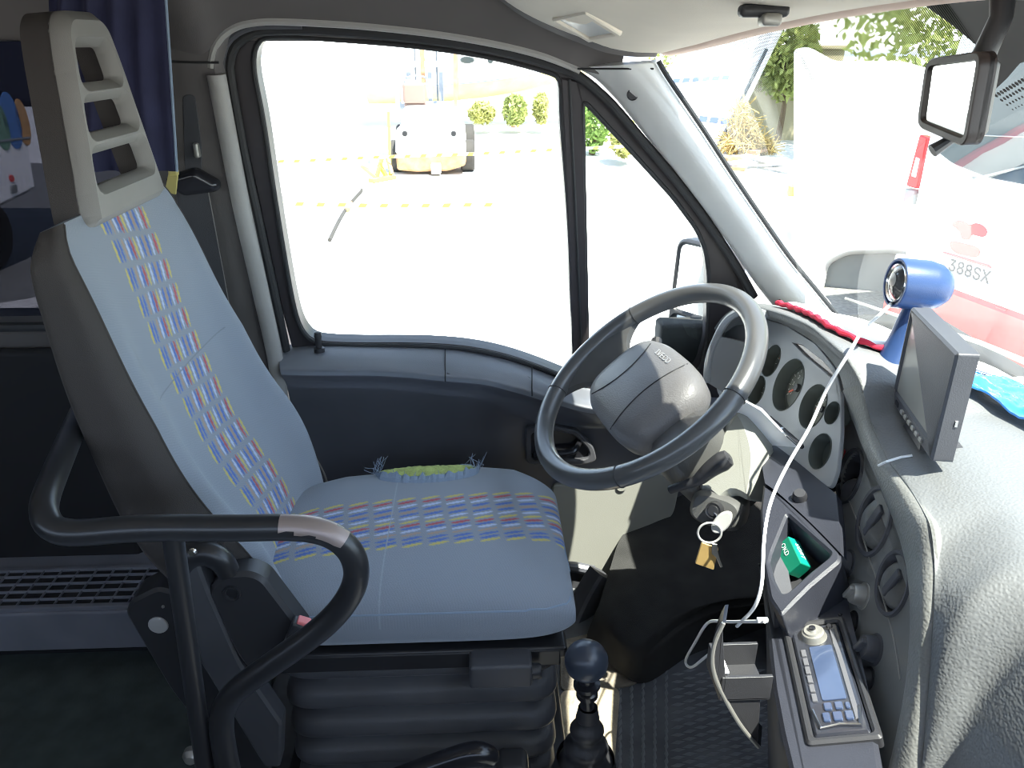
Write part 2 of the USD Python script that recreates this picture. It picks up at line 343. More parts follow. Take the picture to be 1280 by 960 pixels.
obj('toe_board', shell(tbg, (.02, 0, -.02)), M['carpet'], floor, smooth=60)
# dusty cover plate with a screw beside the seat base
S0 = Pl((0, 0, FLOOR + .004), (0, 0, 1), (1, 0, 0))
cpo = S0.uv([(700, 800), (742, 790), (775, 800), (795, 822), (803, 848), (790, 856), (750, 862), (700, 862)])
obj('cover_plate', slab(S0, rpoly(cpo, .015), t=.004, b=.0015), M['sole_plate'], floor)
q = S0.hit(779, 841); obj('screw', lathe([(.0001, .004), (.005, .004), (.006, .001), (.006, -.001)], q, (0, 0, 1), 12), M['steel_black'], floor)
ms = S0.uv([(700, 862), (740, 856), (772, 858), (775, 868), (772, 900), (768, 960), (700, 960)])
obj('mud_patch', slab(S0, rpoly(ms, .02), t=.004, b=.001, top=-.002), M['mud_sheet'], floor)

# ---- wall_left: B-pillar and rear side panel with a tinted window
wl = struct('wall_left')
DP = Pl((0, 1.52, 1.2), (0, -1, -.12))
bp = [(-2.7, FLOOR), (-.36, FLOOR)]
right = DP.uv([(368, 640), (364, 560), (352, 450), (332, 360), (306, 240), (287, 140), (276, 80), (284, 48), (300, 26), (330, 14)])
right[:, 1] += 0
outl = np.array([(-2.7, -.46), (right[0, 0], -.46)] + [tuple(r) for r in right] + [(-.30, .92), (-2.7, .92)])
hole = rpoly([(-2.1, .185), (-.60, .185), (-.60, .78), (-2.1, .78)], .06)
obj('side_panel', slab(DP, outl, [hole], t=.10, b=.012), M['trim_plastic'], wl, smooth=50)
# rounded pillar nose along the door opening, its highlight put into a paler colour
nose = mono(np.array([DP.hit(*p) + DP.n * .004 for p in [(362, 640), (357, 560), (345, 450), (326, 362), (299, 240), (280, 140), (271, 92)]]), 50)
obj('pillar_nose', tube(nose, .016, 12), M['highlight_plastic'], wl)
obj('pillar_groove', tube(np.array([DP.hit(*p) + DP.n * .001 for p in [(214, 77), (245, 78), (274, 78)]]), .0022, 6), M['rubber'], wl)
# moulded slot for the belt height adjuster
g = DP.uv([(228, 118), (244, 118), (252, 180), (254, 330), (236, 330), (230, 180)])
obj('adjuster_slot', slab(DP, rpoly(g, .01), t=.003, b=.001, top=.0015), M['dark_plastic'], wl)
bt = DP.hit(247, 187); obj('adjuster_button', rbox((.010, .014, .026), .004, bt + DP.n * .004), M['grey_metal'], wl)
# lower dark lining below the rear window, heater ledge with grille
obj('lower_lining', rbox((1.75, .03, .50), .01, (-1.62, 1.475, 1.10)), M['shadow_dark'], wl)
win = struct('window_1')
obj('pane', slab(DP, rpoly([(-2.12, .165), (-.58, .165), (-.58, .80), (-2.12, .80)], .06), t=.004, b=.0005, top=-.06), M['glass_dark'], win)
obj('window_seal', tube(DP.P(rpoly([(-2.1, .185), (-.60, .185), (-.60, .78), (-2.1, .78)], .06), -.01), .010, 8, closed=True), M['rubber'], win)
led = thing('heater_ledge', 'grey blue metal heater casing with a grated top along the rear side wall', 'heater casing', (-1.2, 1.32, FLOOR))
L0 = A(0, 815, Z=.80); yl = 1.27; z0, z1 = A(90, 813, Y=yl)[2], A(90, 766, Y=yl)[2]
obj('casing', rbox((1.75, .20, z1 - z0), .006, (-1.42, yl + .10, (z0 + z1) / 2)), M['step_grey'], led)
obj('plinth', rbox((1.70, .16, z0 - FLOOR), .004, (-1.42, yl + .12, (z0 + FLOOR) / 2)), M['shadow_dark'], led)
x0, x1, ya, yb = -2.25, -.56, yl + .012, yl + .135
obj('grille_frame', [bar((x0, ya, z1 + .004), (x1, ya, z1 + .004), .012, .01), bar((x0, yb, z1 + .004), (x1, yb, z1 + .004), .012, .01)], M['step_grey'], led)
for i in range(4):
    yy = ya + (yb - ya) * (i + 1) / 5; obj('grille_bar', bar((x0, yy, z1 + .005), (x1, yy, z1 + .005), .004, .008), M['step_grey'], led)
for i in range(30):
    xx = x1 - i * .036
    if xx > x0: obj('grille_rib', bar((xx, ya, z1 + .005), (xx, yb, z1 + .005), .003, .006), M['step_grey'], led)
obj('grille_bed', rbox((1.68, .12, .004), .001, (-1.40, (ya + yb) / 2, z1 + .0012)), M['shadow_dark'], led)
obj('cab_wall', rbox((.62, .06, .62), .01, (.70, 1.62, 1.03)), M['carpet'], wl)   # kick panel ahead of the door

# ---- other walls and roof (close the cab)
wr_ = struct('wall_right')
RP = Pl((0, -.32, 1.2), (0, 1, -.12), (1, 0, 0))
obj('side_panel', slab(RP, [(-2.7, -.46), (.9, -.46), (.9, .2), (.32, .9), (-2.7, .9)], t=.06, b=.006), M['trim_plastic'], wr_)  # unseen side made windowless to keep fill light off the near faces
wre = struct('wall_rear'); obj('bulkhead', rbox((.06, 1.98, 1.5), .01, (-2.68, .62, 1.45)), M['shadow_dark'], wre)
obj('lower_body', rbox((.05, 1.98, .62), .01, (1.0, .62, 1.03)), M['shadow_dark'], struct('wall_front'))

ceil = struct('ceiling')
# cant rail: from the lip over the door up into the roof
lip_px = [(150, 62), (214, 62), (262, 70), (274, 60), (288, 42), (312, 30), (345, 26), (420, 29), (520, 38), (600, 50), (670, 66), (722, 86), (770, 97)]
lip = np.array([D.hit(*p) + V3(0, -.035, 0) for p in lip_px]); lip = mono(lip, 60)
r1 = lip + V3(0, -.012, .012); r2 = lip + V3(0, -.04, .05); r3 = lip.copy(); r3[:, 1] = 1.36; r3[:, 2] = np.maximum(lip[:, 2] + .12, 2.0); r4 = r3 + V3(0, -.16, .07); r5 = r4.copy(); r5[:, 1] = .62; r5[:, 2] = 2.14
obj('cant_rail', shell(refine([lip + V3(0, .05, .004), lip, r1, r2, r3, r4, r5], 30, 60), (0, .012, .025)), M['rail_trim'], ceil, smooth=60)
obj('door_lip', tube(mono(np.array([D.hit(*p) + V3(0, -.036, 0) for p in [(272, 84), (276, 60), (290, 41), (314, 30), (345, 27), (420, 30), (520, 39), (600, 51), (670, 67), (722, 87)]]), 60), .0065, 8), M['highlight_plastic'], ceil)  # lip highlight carried by the paler tube colour
obj('roof_panel', rbox((3.15, 2.2, .05), .01, (-1.175, .62, 2.20)), M['headliner'], ceil)
obj('roof_side', rbox((2.6, .06, .36), .01, (-1.45, 1.50, 2.08)), M['trim_plastic'], ceil)
obj('roof_side', rbox((3.2, .06, .36), .01, (-1.0, -.24, 2.08)), M['trim_plastic'], ceil)
# overhead shelf: pale lined underside running across the cab above the windscreen
edge = [A(600, -22, Y=1.35), A(622, -2, Y=1.355), A(650, 19, Y=1.36), A(690, 40, Y=1.365), A(722, 53, Y=1.37), A(762, 67, Y=1.38), A(795, 71, Y=1.40), A(820, 71, Y=1.42)]
edge = mono(np.array(edge), 24); rows = []
crown = lambda Y: 1 - ((Y - .62) / .80) ** 2
for Y in np.linspace(1.385, -.28, 26):
    c = max(0, crown(Y)); e = edge.copy(); tt = np.linspace(0, 1, 24)
    inn = min(1, (1.385 - Y) / .12)
    e[:, 0] += -.04 * c * (1 - tt) + .085 * c * tt; e[:, 2] += .062 * c - .004 * inn; e[:, 1] = edge[:, 1] + (Y - 1.385); rows.append(e)
rows = np.array(rows); und = rows
obj('overhead_shelf', shell(und, (0, 0, .05)), M['headliner'], ceil, smooth=60)
ft = [r[-1] for r in rows]; fr = np.array(ft)
front = [fr, fr + V3(.018, 0, -.004), fr + V3(.05, 0, .004), fr + V3(.06, 0, .05)]
obj('header_bounce', shell(refine(front, 10, 50), (-.006, 0, .02)), M['header_bounce'], ceil, smooth=60)
obj('shelf_back', shell([[r[0] + V3(0, 0, 0) for r in rows], [r[0] + V3(-.02, 0, .25) for r in rows]], (.02, 0, 0)), M['headliner'], ceil)
obj('shelf_end', shell(refine([edge, edge + V3(0, .06, .05), edge + V3(0, .02, .22)], 8, 24), (0, -.02, .01)), M['rail_trim'], ceil, smooth=60)
def on_shelf(px, py):                              # where the view meets the underside
    t = 1.1
    d = ray(px, py); best = None
    for t in np.linspace(.3, 1.8, 600):
        p = C + d * t; k = np.argmin(np.sum((und.reshape(-1, 3)[:, :2] - p[:2]) ** 2, 1)); h = und.reshape(-1, 3)[k][2] - p[2]
        if best is None or abs(h) < best[0]: best = (abs(h), p)
    return best[1]
LQ = [on_shelf(*p) for p in [(690, 21), (733, 11), (779, 40), (738, 49)]]
LP = pl3(LQ[3], LQ[0], LQ[2])
if LP.n[2] > 0: LP = Pl(LP.o, -LP.n)
lq = LP.uv([(690, 21), (733, 11), (779, 40), (738, 49)]); li = LP.uv([(697, 22), (731, 15), (770, 39), (738, 45)])
lamp = thing('dome_lamp', 'small rectangular courtesy lamp with a clear lens set in the pale overhead lining', 'lamp', LQ[0])
obj('bezel', slab(LP, rpoly(lq, .006), [rpoly(li, .004)], t=.012, b=.002, top=.006), M['headliner'], lamp)
obj('lens', slab(LP, rpoly(li, .004), t=.004, b=.001, top=.002), M['lamp_lens'], lamp)
hk = on_shelf(955, 8); hook = thing('roof_clip', 'small dark clip on the lip of the overhead lining', 'clip', hk)
obj('base', rbox((.05, .016, .012), .005, hk + V3(0, 0, -.004)), M['black_plastic'], hook); obj('catch', rbox((.02, .02, .012), .004, hk + V3(.006, -.004, -.012)), M['grey_metal'], hook)

# ---- door_1: driver's door
door = struct('door_1')
mw = [(342, 49), (380, 50), (440, 54), (510, 60), (580, 69), (640, 81), (686, 94), (696, 100), (699, 130), (705, 220), (711, 320), (714, 400), (716, 462), (712, 470), (700, 467), (652, 449), (606, 437), (559, 431), (500, 429), (450, 429), (404, 427), (390, 423), (380, 412), (372, 392), (358, 320), (342, 220), (328, 130), (320, 85), (322, 62), (329, 52)]
qw = [(728, 124), (745, 142), (790, 190), (840, 245), (870, 285), (882, 312), (886, 345), (884, 430), (874, 462), (850, 478), (780, 478), (740, 474), (735, 462), (733, 380), (730, 240)]
ow = [(288, 90), (294, 60), (308, 44), (330, 36), (380, 36), (440, 39), (520, 46), (600, 57), (660, 70), (712, 88), (745, 112), (800, 172), (860, 245), (905, 310), (935, 365), (945, 420), (940, 520), (720, 500), (560, 470), (380, 452), (366, 440), (350, 380), (322, 250), (300, 150)]
MW, QW, OW = D.uv(mw), D.uv(qw), D.uv(ow)
mws, qws = spl(MW, 120, True), rpoly(QW, .02)
obj('window_frame', slab(D, rpoly(OW, .02), [mws, qws], t=.04, b=.004), M['frame_black'], door)
obj('frame_seal', tube(D.P(offset(mws, -.004) if area(mws) > 0 else offset(mws, .004), .002), .0042, 8, closed=True), M['rubber'], door)
obj('frame_seal', tube(D.P(qws, .002), .0042, 8, closed=True), M['rubber'], door)
sealp = mono(np.array([D.hit(*p) + D.n * .012 for p in [(366, 470), (352, 400), (326, 280), (303, 170), (289, 90), (292, 62), (306, 46), (330, 37), (380, 36), (440, 39), (520, 46), (600, 57), (660, 70), (714, 89), (750, 116), (802, 174), (862, 247), (907, 312), (940, 368)]]), 90)
obj('door_seal', tube(sealp, .009, 10), M['rubber'], door)
seal2 = mono(np.array([D.hit(*p) + D.n * .022 for p in [(360, 480), (343, 400), (317, 280), (295, 170), (282, 92), (285, 58), (300, 40), (326, 31), (380, 30)]]), 60)
obj('door_seal', tube(seal2, .006, 10), M['dark_plastic'], door)
bx = [(700, 96), (722, 100), (727, 124), (731, 240), (734, 380), (737, 478), (716, 474), (712, 330), (706, 210)]
obj('division_bar', slab(D, D.uv(bx), t=.03, b=.003, top=.008), M['frame_black'], door)
obj('bar_channel', tube(np.array([D.hit(*p) + D.n * .008 for p in [(711, 98), (718, 240), (724, 380), (727, 474)]]), .003, 6), M['rubber'], door)
for i, (hl, nm) in enumerate(((MW, 'window_2'), (QW, 'window_3'))):
    w = struct(nm); obj('pane', slab(D, offset(hl if area(hl) > 0 else hl[::-1], -.012), t=.004, b=.0005, top=-.018), M['glass'], w)
# inner panel: sill ledge, rounded edge, hollowed lower panel
top = [(350, 436), (404, 431), (450, 432), (500, 433), (559, 436), (606, 443), (652, 455), (700, 473), (740, 486), (800, 492), (860, 495), (930, 500)]
edg = [(350, 462), (400, 463), (450, 463), (500, 465), (552, 470), (600, 474), (650, 486), (700, 501), (740, 511), (800, 516), (860, 520), (930, 522)]
T = [D.hit(*p) + D.n * .008 for p in top]; E_ = [A(p[0], p[1], Y=1.475) for p in edg]
fill = lambda Y, Z, xs=None: [V3(e[0], Y, (Z if np.isscalar(Z) else Z(e[0]))) for e in E_]
rowsd = [np.array(T), np.array(T) * .35 + np.array(E_) * .65 + V3(0, 0, .006), np.array(E_), np.array(E_) + V3(0, .006, -.014), np.array(E_) + V3(0, .035, -.05), fill(1.535, 1.12), fill(1.545, .99), fill(1.55, .86), fill(1.55, .76)]
rowsd = refine([np.array(r) for r in rowsd], 60, 80)
obj('sill_pad', shell(rowsd[:23], (0, .03, 0)), M['ledge_plastic'], door, smooth=40)
obj('inner_panel', shell(rowsd[22:], (0, .03, 0)), M['door_plastic'], door, smooth=40)
# sunlit lower panel with its own edge, and a pocket along the foot of the door
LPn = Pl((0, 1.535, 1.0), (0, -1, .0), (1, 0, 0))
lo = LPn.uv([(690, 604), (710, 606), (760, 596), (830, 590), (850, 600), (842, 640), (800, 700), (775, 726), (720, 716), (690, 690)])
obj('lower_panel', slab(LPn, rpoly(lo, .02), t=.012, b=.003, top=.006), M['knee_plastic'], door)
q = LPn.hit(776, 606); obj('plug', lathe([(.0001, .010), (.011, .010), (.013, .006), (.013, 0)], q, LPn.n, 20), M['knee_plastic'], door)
pk = mono([A(640, 716, Y=1.50), A(706, 708, Y=1.49), A(742, 714, Y=1.485)], 12)
obj('pocket_rim', tube(pk, .013, 10), M['door_plastic'], door)
obj('pocket_front', shell([pk, pk + V3(0, .0, -.16)], (0, .012, 0)), M['dark_plastic'], door)
sil = mono([A(752, 716, Y=1.44), A(735, 745, Y=1.42), A(714, 790, Y=1.38), A(690, 840, Y=1.33)], 16)
obj('sill_trim', tube(sil, .026, 12, sq=4), M['dark_plastic'], door)
# grab recess in the ledge
GP = pl3(A(560, 470, Y=1.478), A(660, 490, Y=1.478), A(556, 436, Y=1.545))
if GP.n[2] < 0: GP = Pl(GP.o, -GP.n, GP.u)
go = GP.uv([(557, 447), (600, 451), (640, 461), (664, 474), (664, 489), (640, 484), (600, 473), (557, 470)])
gi = GP.uv([(574, 453), (602, 455), (632, 463), (655, 477), (652, 479), (618, 470), (578, 462)])
obj('grab_bezel', slab(GP, rpoly(go, .006), [rpoly(gi, .006)], t=.008, b=.002, top=.005), M['door_plastic'], door)
obj('grab_recess', slab(GP, rpoly(gi, .006), t=.004, b=.001, top=-.002), M['black_plastic'], door)
for a in (556.5, 665): obj('seam', tube([A(a, 436 + (a > 600) * 22, Y=1.535), A(a, 452 + (a > 600) * 22, Y=1.50), A(a, 470 + (a > 600) * 18, Y=1.474), A(a, 477 + (a > 600) * 18, Y=1.476)], .0012, 6), M['rubber'], door)
lk = A(399, 436, Y=1.52); obj('lock_pin', lathe([(.011, -.006), (.011, .002), (.0065, .004), (.0065, .022), (.008, .028), (.0065, .036), (.0001, .038)], lk, (0, 0, 1), 16), M['black_plastic'], door)
# inner handle: recess plate and lever
HP = Pl((.17, 1.515, 1.09), (0, -1, .05), (1, 0, 0))
ho = HP.uv([(657, 534), (690, 531), (722, 538), (742, 558), (746, 575), (728, 580), (664, 580), (657, 575)]); hi = HP.uv([(664, 540), (690, 537), (718, 543), (735, 560), (737, 570), (726, 574), (668, 573), (664, 569)])
obj('handle_bezel', slab(HP, rpoly(ho, .01), [rpoly(hi, .01)], t=.022, b=.003, top=.006), M['dark_plastic'], door)
obj('handle_cup', slab(HP, rpoly(hi, .01), t=.004, b=.001, top=-.006), M['black_gloss'], door)
hv = mono([HP.hit(668, 569) + HP.n * .004, HP.hit(692, 565) + HP.n * .012, HP.hit(716, 561) + HP.n * .012, HP.hit(724, 552) + HP.n * .004], 16)
obj('door_handle', tube(hv, np.linspace(.009, .006, 16), 10), M['black_gloss'], door)

# ---- A-pillar trim, windscreen
tr = struct('trim_1')
Lp = [(716, 84, 1.47), (742, 96, 1.47), (770, 122, 1.47), (806, 166, 1.475), (846, 216, 1.48), (886, 268, 1.485), (922, 318, 1.49), (955, 366, 1.495), (985, 402, 1.50)]
Rp = [(818, 78, 1.405), (826, 92, 1.405), (842, 116, 1.405), (872, 160, 1.41), (906, 212, 1.41), (944, 268, 1.415), (982, 322, 1.42), (1018, 366, 1.425), (1046, 400, 1.43)]
La = np.array([A(a, b, Y=c) for a, b, c in Lp]); Ra = np.array([A(a, b, Y=c) for a, b, c in Rp])
Mi = La * .45 + Ra * .55; Mi[:, 1] -= .035; Ma = La * .8 + Ra * .2; Ma[:, 1] -= .022; Mb = La * .2 + Ra * .8; Mb[:, 1] -= .026
ap = refine([La + V3(0, .03, 0), La, Ma, Mi, Mb, Ra, Ra + V3(.01, .05, .01)], 30, 60)
obj('pillar_cover', shell(ap, (.004, .02, .004)), M['pillar_plastic'], tr, smooth=60)
obj('seam', tube([A(722, 86, Y=1.43), A(770, 86, Y=1.40), A(817, 86, Y=1.395)], .0018, 6), M['rubber'], tr)
for px, py in ((790, 116), (981, 380)):
    dd = np.linalg.norm(np.cross(ap.reshape(-1, 3) - C, nrm(ray(px, py))), axis=1); p = ap.reshape(-1, 3)[np.argmin(dd)]; n_ = nrm(C - p)
    obj('screw_plug', lathe([(.0001, .001), (.0075, .001), (.009, .0035), (.010, .001), (.010, -.004)], p, n_, 20), M['black_plastic'], tr)
wb_x = lambda Y: .90 - .28 * ((Y - .62) / .85) ** 2
def ws(s, Y):                                       # windscreen: s 0 at the base, 1 at the header
    q = ((Y - .62) / .80) ** 2
    base = V3(.93 - .29 * q, Y, 1.39); topp = V3(.42 - .075 * q, Y, 1.985 - .085 * q)
    p = base * (1 - s) + topp * s; p[0] += .03 * 4 * s * (1 - s); return p
wsn = struct('window_4')
Ys = np.linspace(1.44, -.20, 40)
obj('pane', grid([[ws(s, Y) for Y in Ys] for s in np.linspace(-.03, 1.05, 24)]), M['glass_screen'], wsn, smooth=True)
obj('edge_seal', tube(mono([ra + V3(.006, -.004, .002) for ra in Ra], 50), .0042, 8), M['rubber'], wsn)
obj('edge_seal', tube([ws(1.0, Y) + V3(-.008, 0, -.012) for Y in np.linspace(1.33, -.2, 20)], .006, 8), M['rubber'], wsn)
sb = [[ws(s, Y) - V3(.004, 0, .004) for Y in np.linspace(1.30, .82, 50)] for s in np.linspace(1.0, .825, 12)]
sbm = grid(sb); stu = np.array([[ (1.30 - .48 * j / 49) / .0034, .16 + .42 * (1 - i / 11) ** .8] for i in range(12) for j in range(50)])
pth = '/World/window_4/sun_band'; usdkit.mesh(stage, pth, sbm, M['sun_band'], False, uv=stu)
# black printed patch round the mirror foot, with a dotted edge
fpts = [(1.10, .98), (1.10, .60), (.98, .575), (.90, .565), (.82, .53), (.76, .47), (.755, .30), (1.10, .30)]
from shapely.geometry import Point
pp = Polygon([(b, a) for a, b in fpts]); ns, ny = 28, 40; fv, ff = [], []
S_, Y_ = np.linspace(.74, 1.08, ns), np.linspace(.70, .30, ny)
patch = Polygon([(.90, 1.06), (.862, .935), (.838, .895), (.822, .86), (.832, .82), (.846, .79), (.812, .812), (.78, .835), (.70, .86), (.58, .87), (.50, .90), (.42, .95), (.38, 1.06)])
tri = trimesh.creation.triangulate_polygon(patch.segmentize(.03), engine='earcut')
obj('printed_patch', (np.array([ws(s, Y) - V3(.003, 0, .003) for Y, s in tri[0]]), tri[1]), M['frit'], wsn, smooth=True)
dots = []
for r_ in range(4):
    for k in range(26):
        u = k / 25; q = np.array([.846, .79]) * (1 - u) + np.array([.70, .86]) * u + nrm(V3(-.45, -.89)[:2]) * (.006 + .0085 * r_); rr = .0030 - .0006 * r_
        v = np.array([ws(q[1] + rr * 1.1 * math.sin(a), q[0] + rr * math.cos(a)) - V3(.003, 0, .003) for a in np.linspace(0, 2 * math.pi, 7)[:-1]]); dots.append((v, np.array([[0, i, i + 1] for i in range(1, 5)])))
obj('printed_dots', dots, M['frit'], wsn, smooth=False, kind='stuff')

# ------------------------------------------------------------------ dashboard
def pj(p): q = np.asarray(p, float) - C; w_ = q @ W; return np.array([640 + F * (q @ R) / w_, 480 - F * (q @ U) / w_])
def hitm(m, px, py):
    v, f = vf(m); d = nrm(ray(px, py)); a, b, c = v[f[:, 0]], v[f[:, 1]], v[f[:, 2]]; e1, e2 = b - a, c - a
    h = np.cross(d, e2); det = np.sum(e1 * h, 1); det = np.where(abs(det) < 1e-12, 1e-12, det); s = C - a; u = np.sum(s * h, 1) / det; q = np.cross(s, e1); w_ = q @ d / det; t = np.sum(e2 * q, 1) / det
    ok = (u >= -1e-6) & (w_ >= -1e-6) & (u + w_ <= 1 + 1e-6) & (t > .01); return C + d * t[ok].min() if ok.any() else None
def fitr(pl, c, h):                                  # radius whose outline is h pixels tall
    a = np.linspace(0, 2 * math.pi, 40); q = np.array([pj(pl.P((c[0] + .01 * math.cos(k), c[1] + .01 * math.sin(k)))[0])[1] for k in a]); return .01 * h / (q.max() - q.min())
dash = thing('dashboard', 'grey grained dashboard with round gauges, hooded instrument panel and centre console', 'dashboard', (.6, .62, .9))
crest = [A(893, 410, Y=1.46), A(912, 389, Y=1.43), A(935, 382, Y=1.38), A(957, 387, Y=1.32), A(985, 396, Y=1.24), A(1020, 414, Y=1.14), A(1050, 440, Y=1.05), A(1066, 462, Y=1.01), A(1076, 481, Y=.985),
         A(1092, 535, X=.54), A(1112, 578, X=.53), A(1142, 618, X=.515), A(1160, 650, X=.50), A(1168, 700, X=.49), A(1167, 760, X=.475), A(1163, 830, X=.465), A(1157, 900, X=.455), A(1150, 975, X=.445), V3(.44, .545, 1.0), V3(.445, .40, .98), V3(.45, .15, .97), V3(.46, -.28, .96)]
by = [1.46, 1.43, 1.37, 1.30, 1.22, 1.13, 1.05, 1.01, .98, .93, .88, .82, .78, .74, .70, .66, .62, .58, .52, .40, .15, -.28]
cols = []
for i, (cr, Y) in enumerate(zip(crest, by)):
    b = V3(wb_x(Y) + .015, Y, 1.392)
    if i <= 8:
        t1 = b * .62 + cr * .38 + V3(0, 0, .012); t2 = b * .25 + cr * .75 + V3(0, 0, .016); t3 = cr + V3(.016, 0, .004)
    else:
        k = min(1, (i - 8) / 8); zt = 1.432
        t1 = V3(.76, Y * .85 + cr[1] * .15, zt); t2 = V3(max(cr[0] + .10 - .0 * k, .57), Y * .4 + cr[1] * .6, zt - .004 * k)
        k2 = min(1, max(0, (i - 10) / 5)); t3 = (1 - k2) * (cr + V3(.024, .008 * (1 - k), .014)) + k2 * V3(.484, cr[1] + .004, max(min(1.375, cr[2] + .09), 1.30))
    cols.append([b, t1, t2, t3, cr])
net = np.transpose(np.array(cols), (1, 0, 2))
dtop = refine(net, 46, 150)
DT = grid(dtop, flip=True)
obj('top_pad', shell(dtop, (.006, 0, -.014)), M['dash_plastic'], dash, smooth=50)
bpts = np.array([crest[i] for i in range(18, 22)]); obj('lower_fascia', shell(refine([bpts, bpts + V3(.02, 0, -.24)], 6, 20), (.03, 0, 0)), M['dark_plastic'], dash)
# instrument panel under the hood
K1 = Pl((.535, 1.2, 1.40), (-.94, 0, .33))
cl = [(893, 462), (899, 430), (914, 404), (934, 394), (956, 398), (985, 408), (1020, 430), (1044, 460), (1051, 490), (1051, 545), (1046, 590), (1038, 612), (1015, 594), (985, 570), (948, 548), (928, 522), (905, 506), (896, 490)]
gspec = [('gauge', 964, 451, 40), ('gauge', 946, 488, 37), ('gauge', 985, 481, 64), ('gauge', 1016, 508, 68), ('gauge', 1040, 516, 42), ('gauge', 1025, 564, 44)]
gc = [K1.uv([(a, b)])[0] for _, a, b, _ in gspec]; gr_ = [fitr(K1, c, h) for c, (_, _, _, h) in zip(gc, gspec)]
for _ in range(6):
    for i in range(6):
        for j in range(i):
            d_ = np.linalg.norm(gc[i] - gc[j]) - gr_[i] - gr_[j] - .0035
            if d_ < 0: gr_[i] += d_ / 2; gr_[j] += d_ / 2
ws1 = K1.uv([(990, 428), (1002, 431), (1028, 451), (1046, 472), (1044, 476), (1028, 462), (1006, 444)])
obj('instrument_panel', slab(K1, rpoly(K1.uv(cl), .012), [circ(c, r, 36) for c, r in zip(gc, gr_)] + [ws1], t=.006, b=.0012), M['cluster_plastic'], dash)
obj('warning_strip', slab(K1, ws1, t=.003, b=.0005, top=-.006), M['warning_strip'], dash)
for n_, (c, r) in enumerate(zip(gc, gr_)):
    o = K1.P(c)[0]; g = obj('gauge', lathe([(r * 1.03, .0004), (r * 1.0, .0012), (r * .985, 0), (r * .97, -.010), (r * .95, -.022), (.0001, -.022)], o, K1.n, 36), M['dial'], dash)
    if n_ in (2, 3):
        obj('dial_plate', lathe([(r * .80, -.0215), (r * .78, -.0205), (.0001, -.0205)], o + K1.u * r * .06, K1.n, 36), M['dial_light'], g)
        for k in range(17):
            a = math.radians(225 - k * 270 / 16); dd = math.cos(a) * K1.u + math.sin(a) * K1.v; oo = o - K1.n * .0198
            obj('tick', bar(oo + dd * r * .62, oo + dd * r * (.74 if k % 2 == 0 else .70), .0011, .0006, K1.n, .0002), M['mark_white'], g)
        lab_ = [('0', '1', '2', '3', '4', '5', '6'), ('0', '20', '40', '60', '80', '100', '120', '140')][n_ - 2]
        for k, s in enumerate(lab_):
            a = math.radians(225 - k * 270 / (len(lab_) - 1)); dd = math.cos(a) * K1.u + math.sin(a) * K1.v
            obj('numeral', text(s, r * .15, o + dd * r * .47 - K1.n * .0202, K1.u, K1.v, .0004), M['mark_white'], g, smooth=False)
        a = math.radians(222 if n_ == 2 else 200); dd = math.cos(a) * K1.u + math.sin(a) * K1.v; oo = o - K1.n * .018
        obj('needle', bar(oo - dd * r * .1, oo + dd * r * .55, .0035, .0012, K1.n, .0004), M['needle'], g); obj('needle_cap', lathe([(.0001, .004), (r * .14, .004), (r * .16, .001), (r * .16, -.003)], oo, K1.n, 16), M['black_plastic'], g)
    elif n_ != 5:
        for k in range(9):
            a = math.radians(200 - k * 220 / 8); dd = math.cos(a) * K1.u + math.sin(a) * K1.v; oo = o - K1.n * .0212
            obj('tick', bar(oo + dd * r * .6, oo + dd * r * .8, .0009, .0006, K1.n, .0002), M['mark_white'], g)
        a = math.radians(160); dd = math.cos(a) * K1.u + math.sin(a) * K1.v; oo = o - K1.n * .020; obj('needle', bar(oo, oo + dd * r * .6, .002, .0008, K1.n, .0003), M['needle'], g)
# hood underside joins crest and panel
lipc = mono(np.array(crest[:9]), 40); pan = mono(np.array([K1.hit(*p) + K1.n * .001 for p in [(893, 462), (899, 430), (914, 404), (934, 394), (956, 398), (985, 408), (1020, 430), (1046, 460), (1056, 490)]]), 40)
obj('hood_lining', shell(refine([lipc + V3(.002, 0, -.004), lipc + V3(.004, 0, -.012), lipc * .4 + pan * .6 + V3(0, 0, .002), pan], 12, 40), (.004, 0, .005)), M['dash_plastic'], dash, smooth=60)
hb = spl([A(884, 478, Y=1.43), A(886, 450, Y=1.44), A(897, 420, Y=1.44), A(912, 397, Y=1.42), A(935, 388, Y=1.375), A(957, 393, Y=1.315)], 40)
obj('hood_lip', tube(hb, .0075, 10), M['cluster_plastic'], dash)
obj('side_cheek', shell(refine([[A(884, 478, Y=1.43), A(886, 450, Y=1.44), A(897, 420, Y=1.44)], [A(900, 500, Y=1.40) + V3(.03, 0, 0), A(905, 470, Y=1.40) + V3(.04, 0, 0), A(914, 430, Y=1.40) + V3(.04, 0, 0)]], 8, 12), (.006, 0, 0)), M['cluster_plastic'], dash)
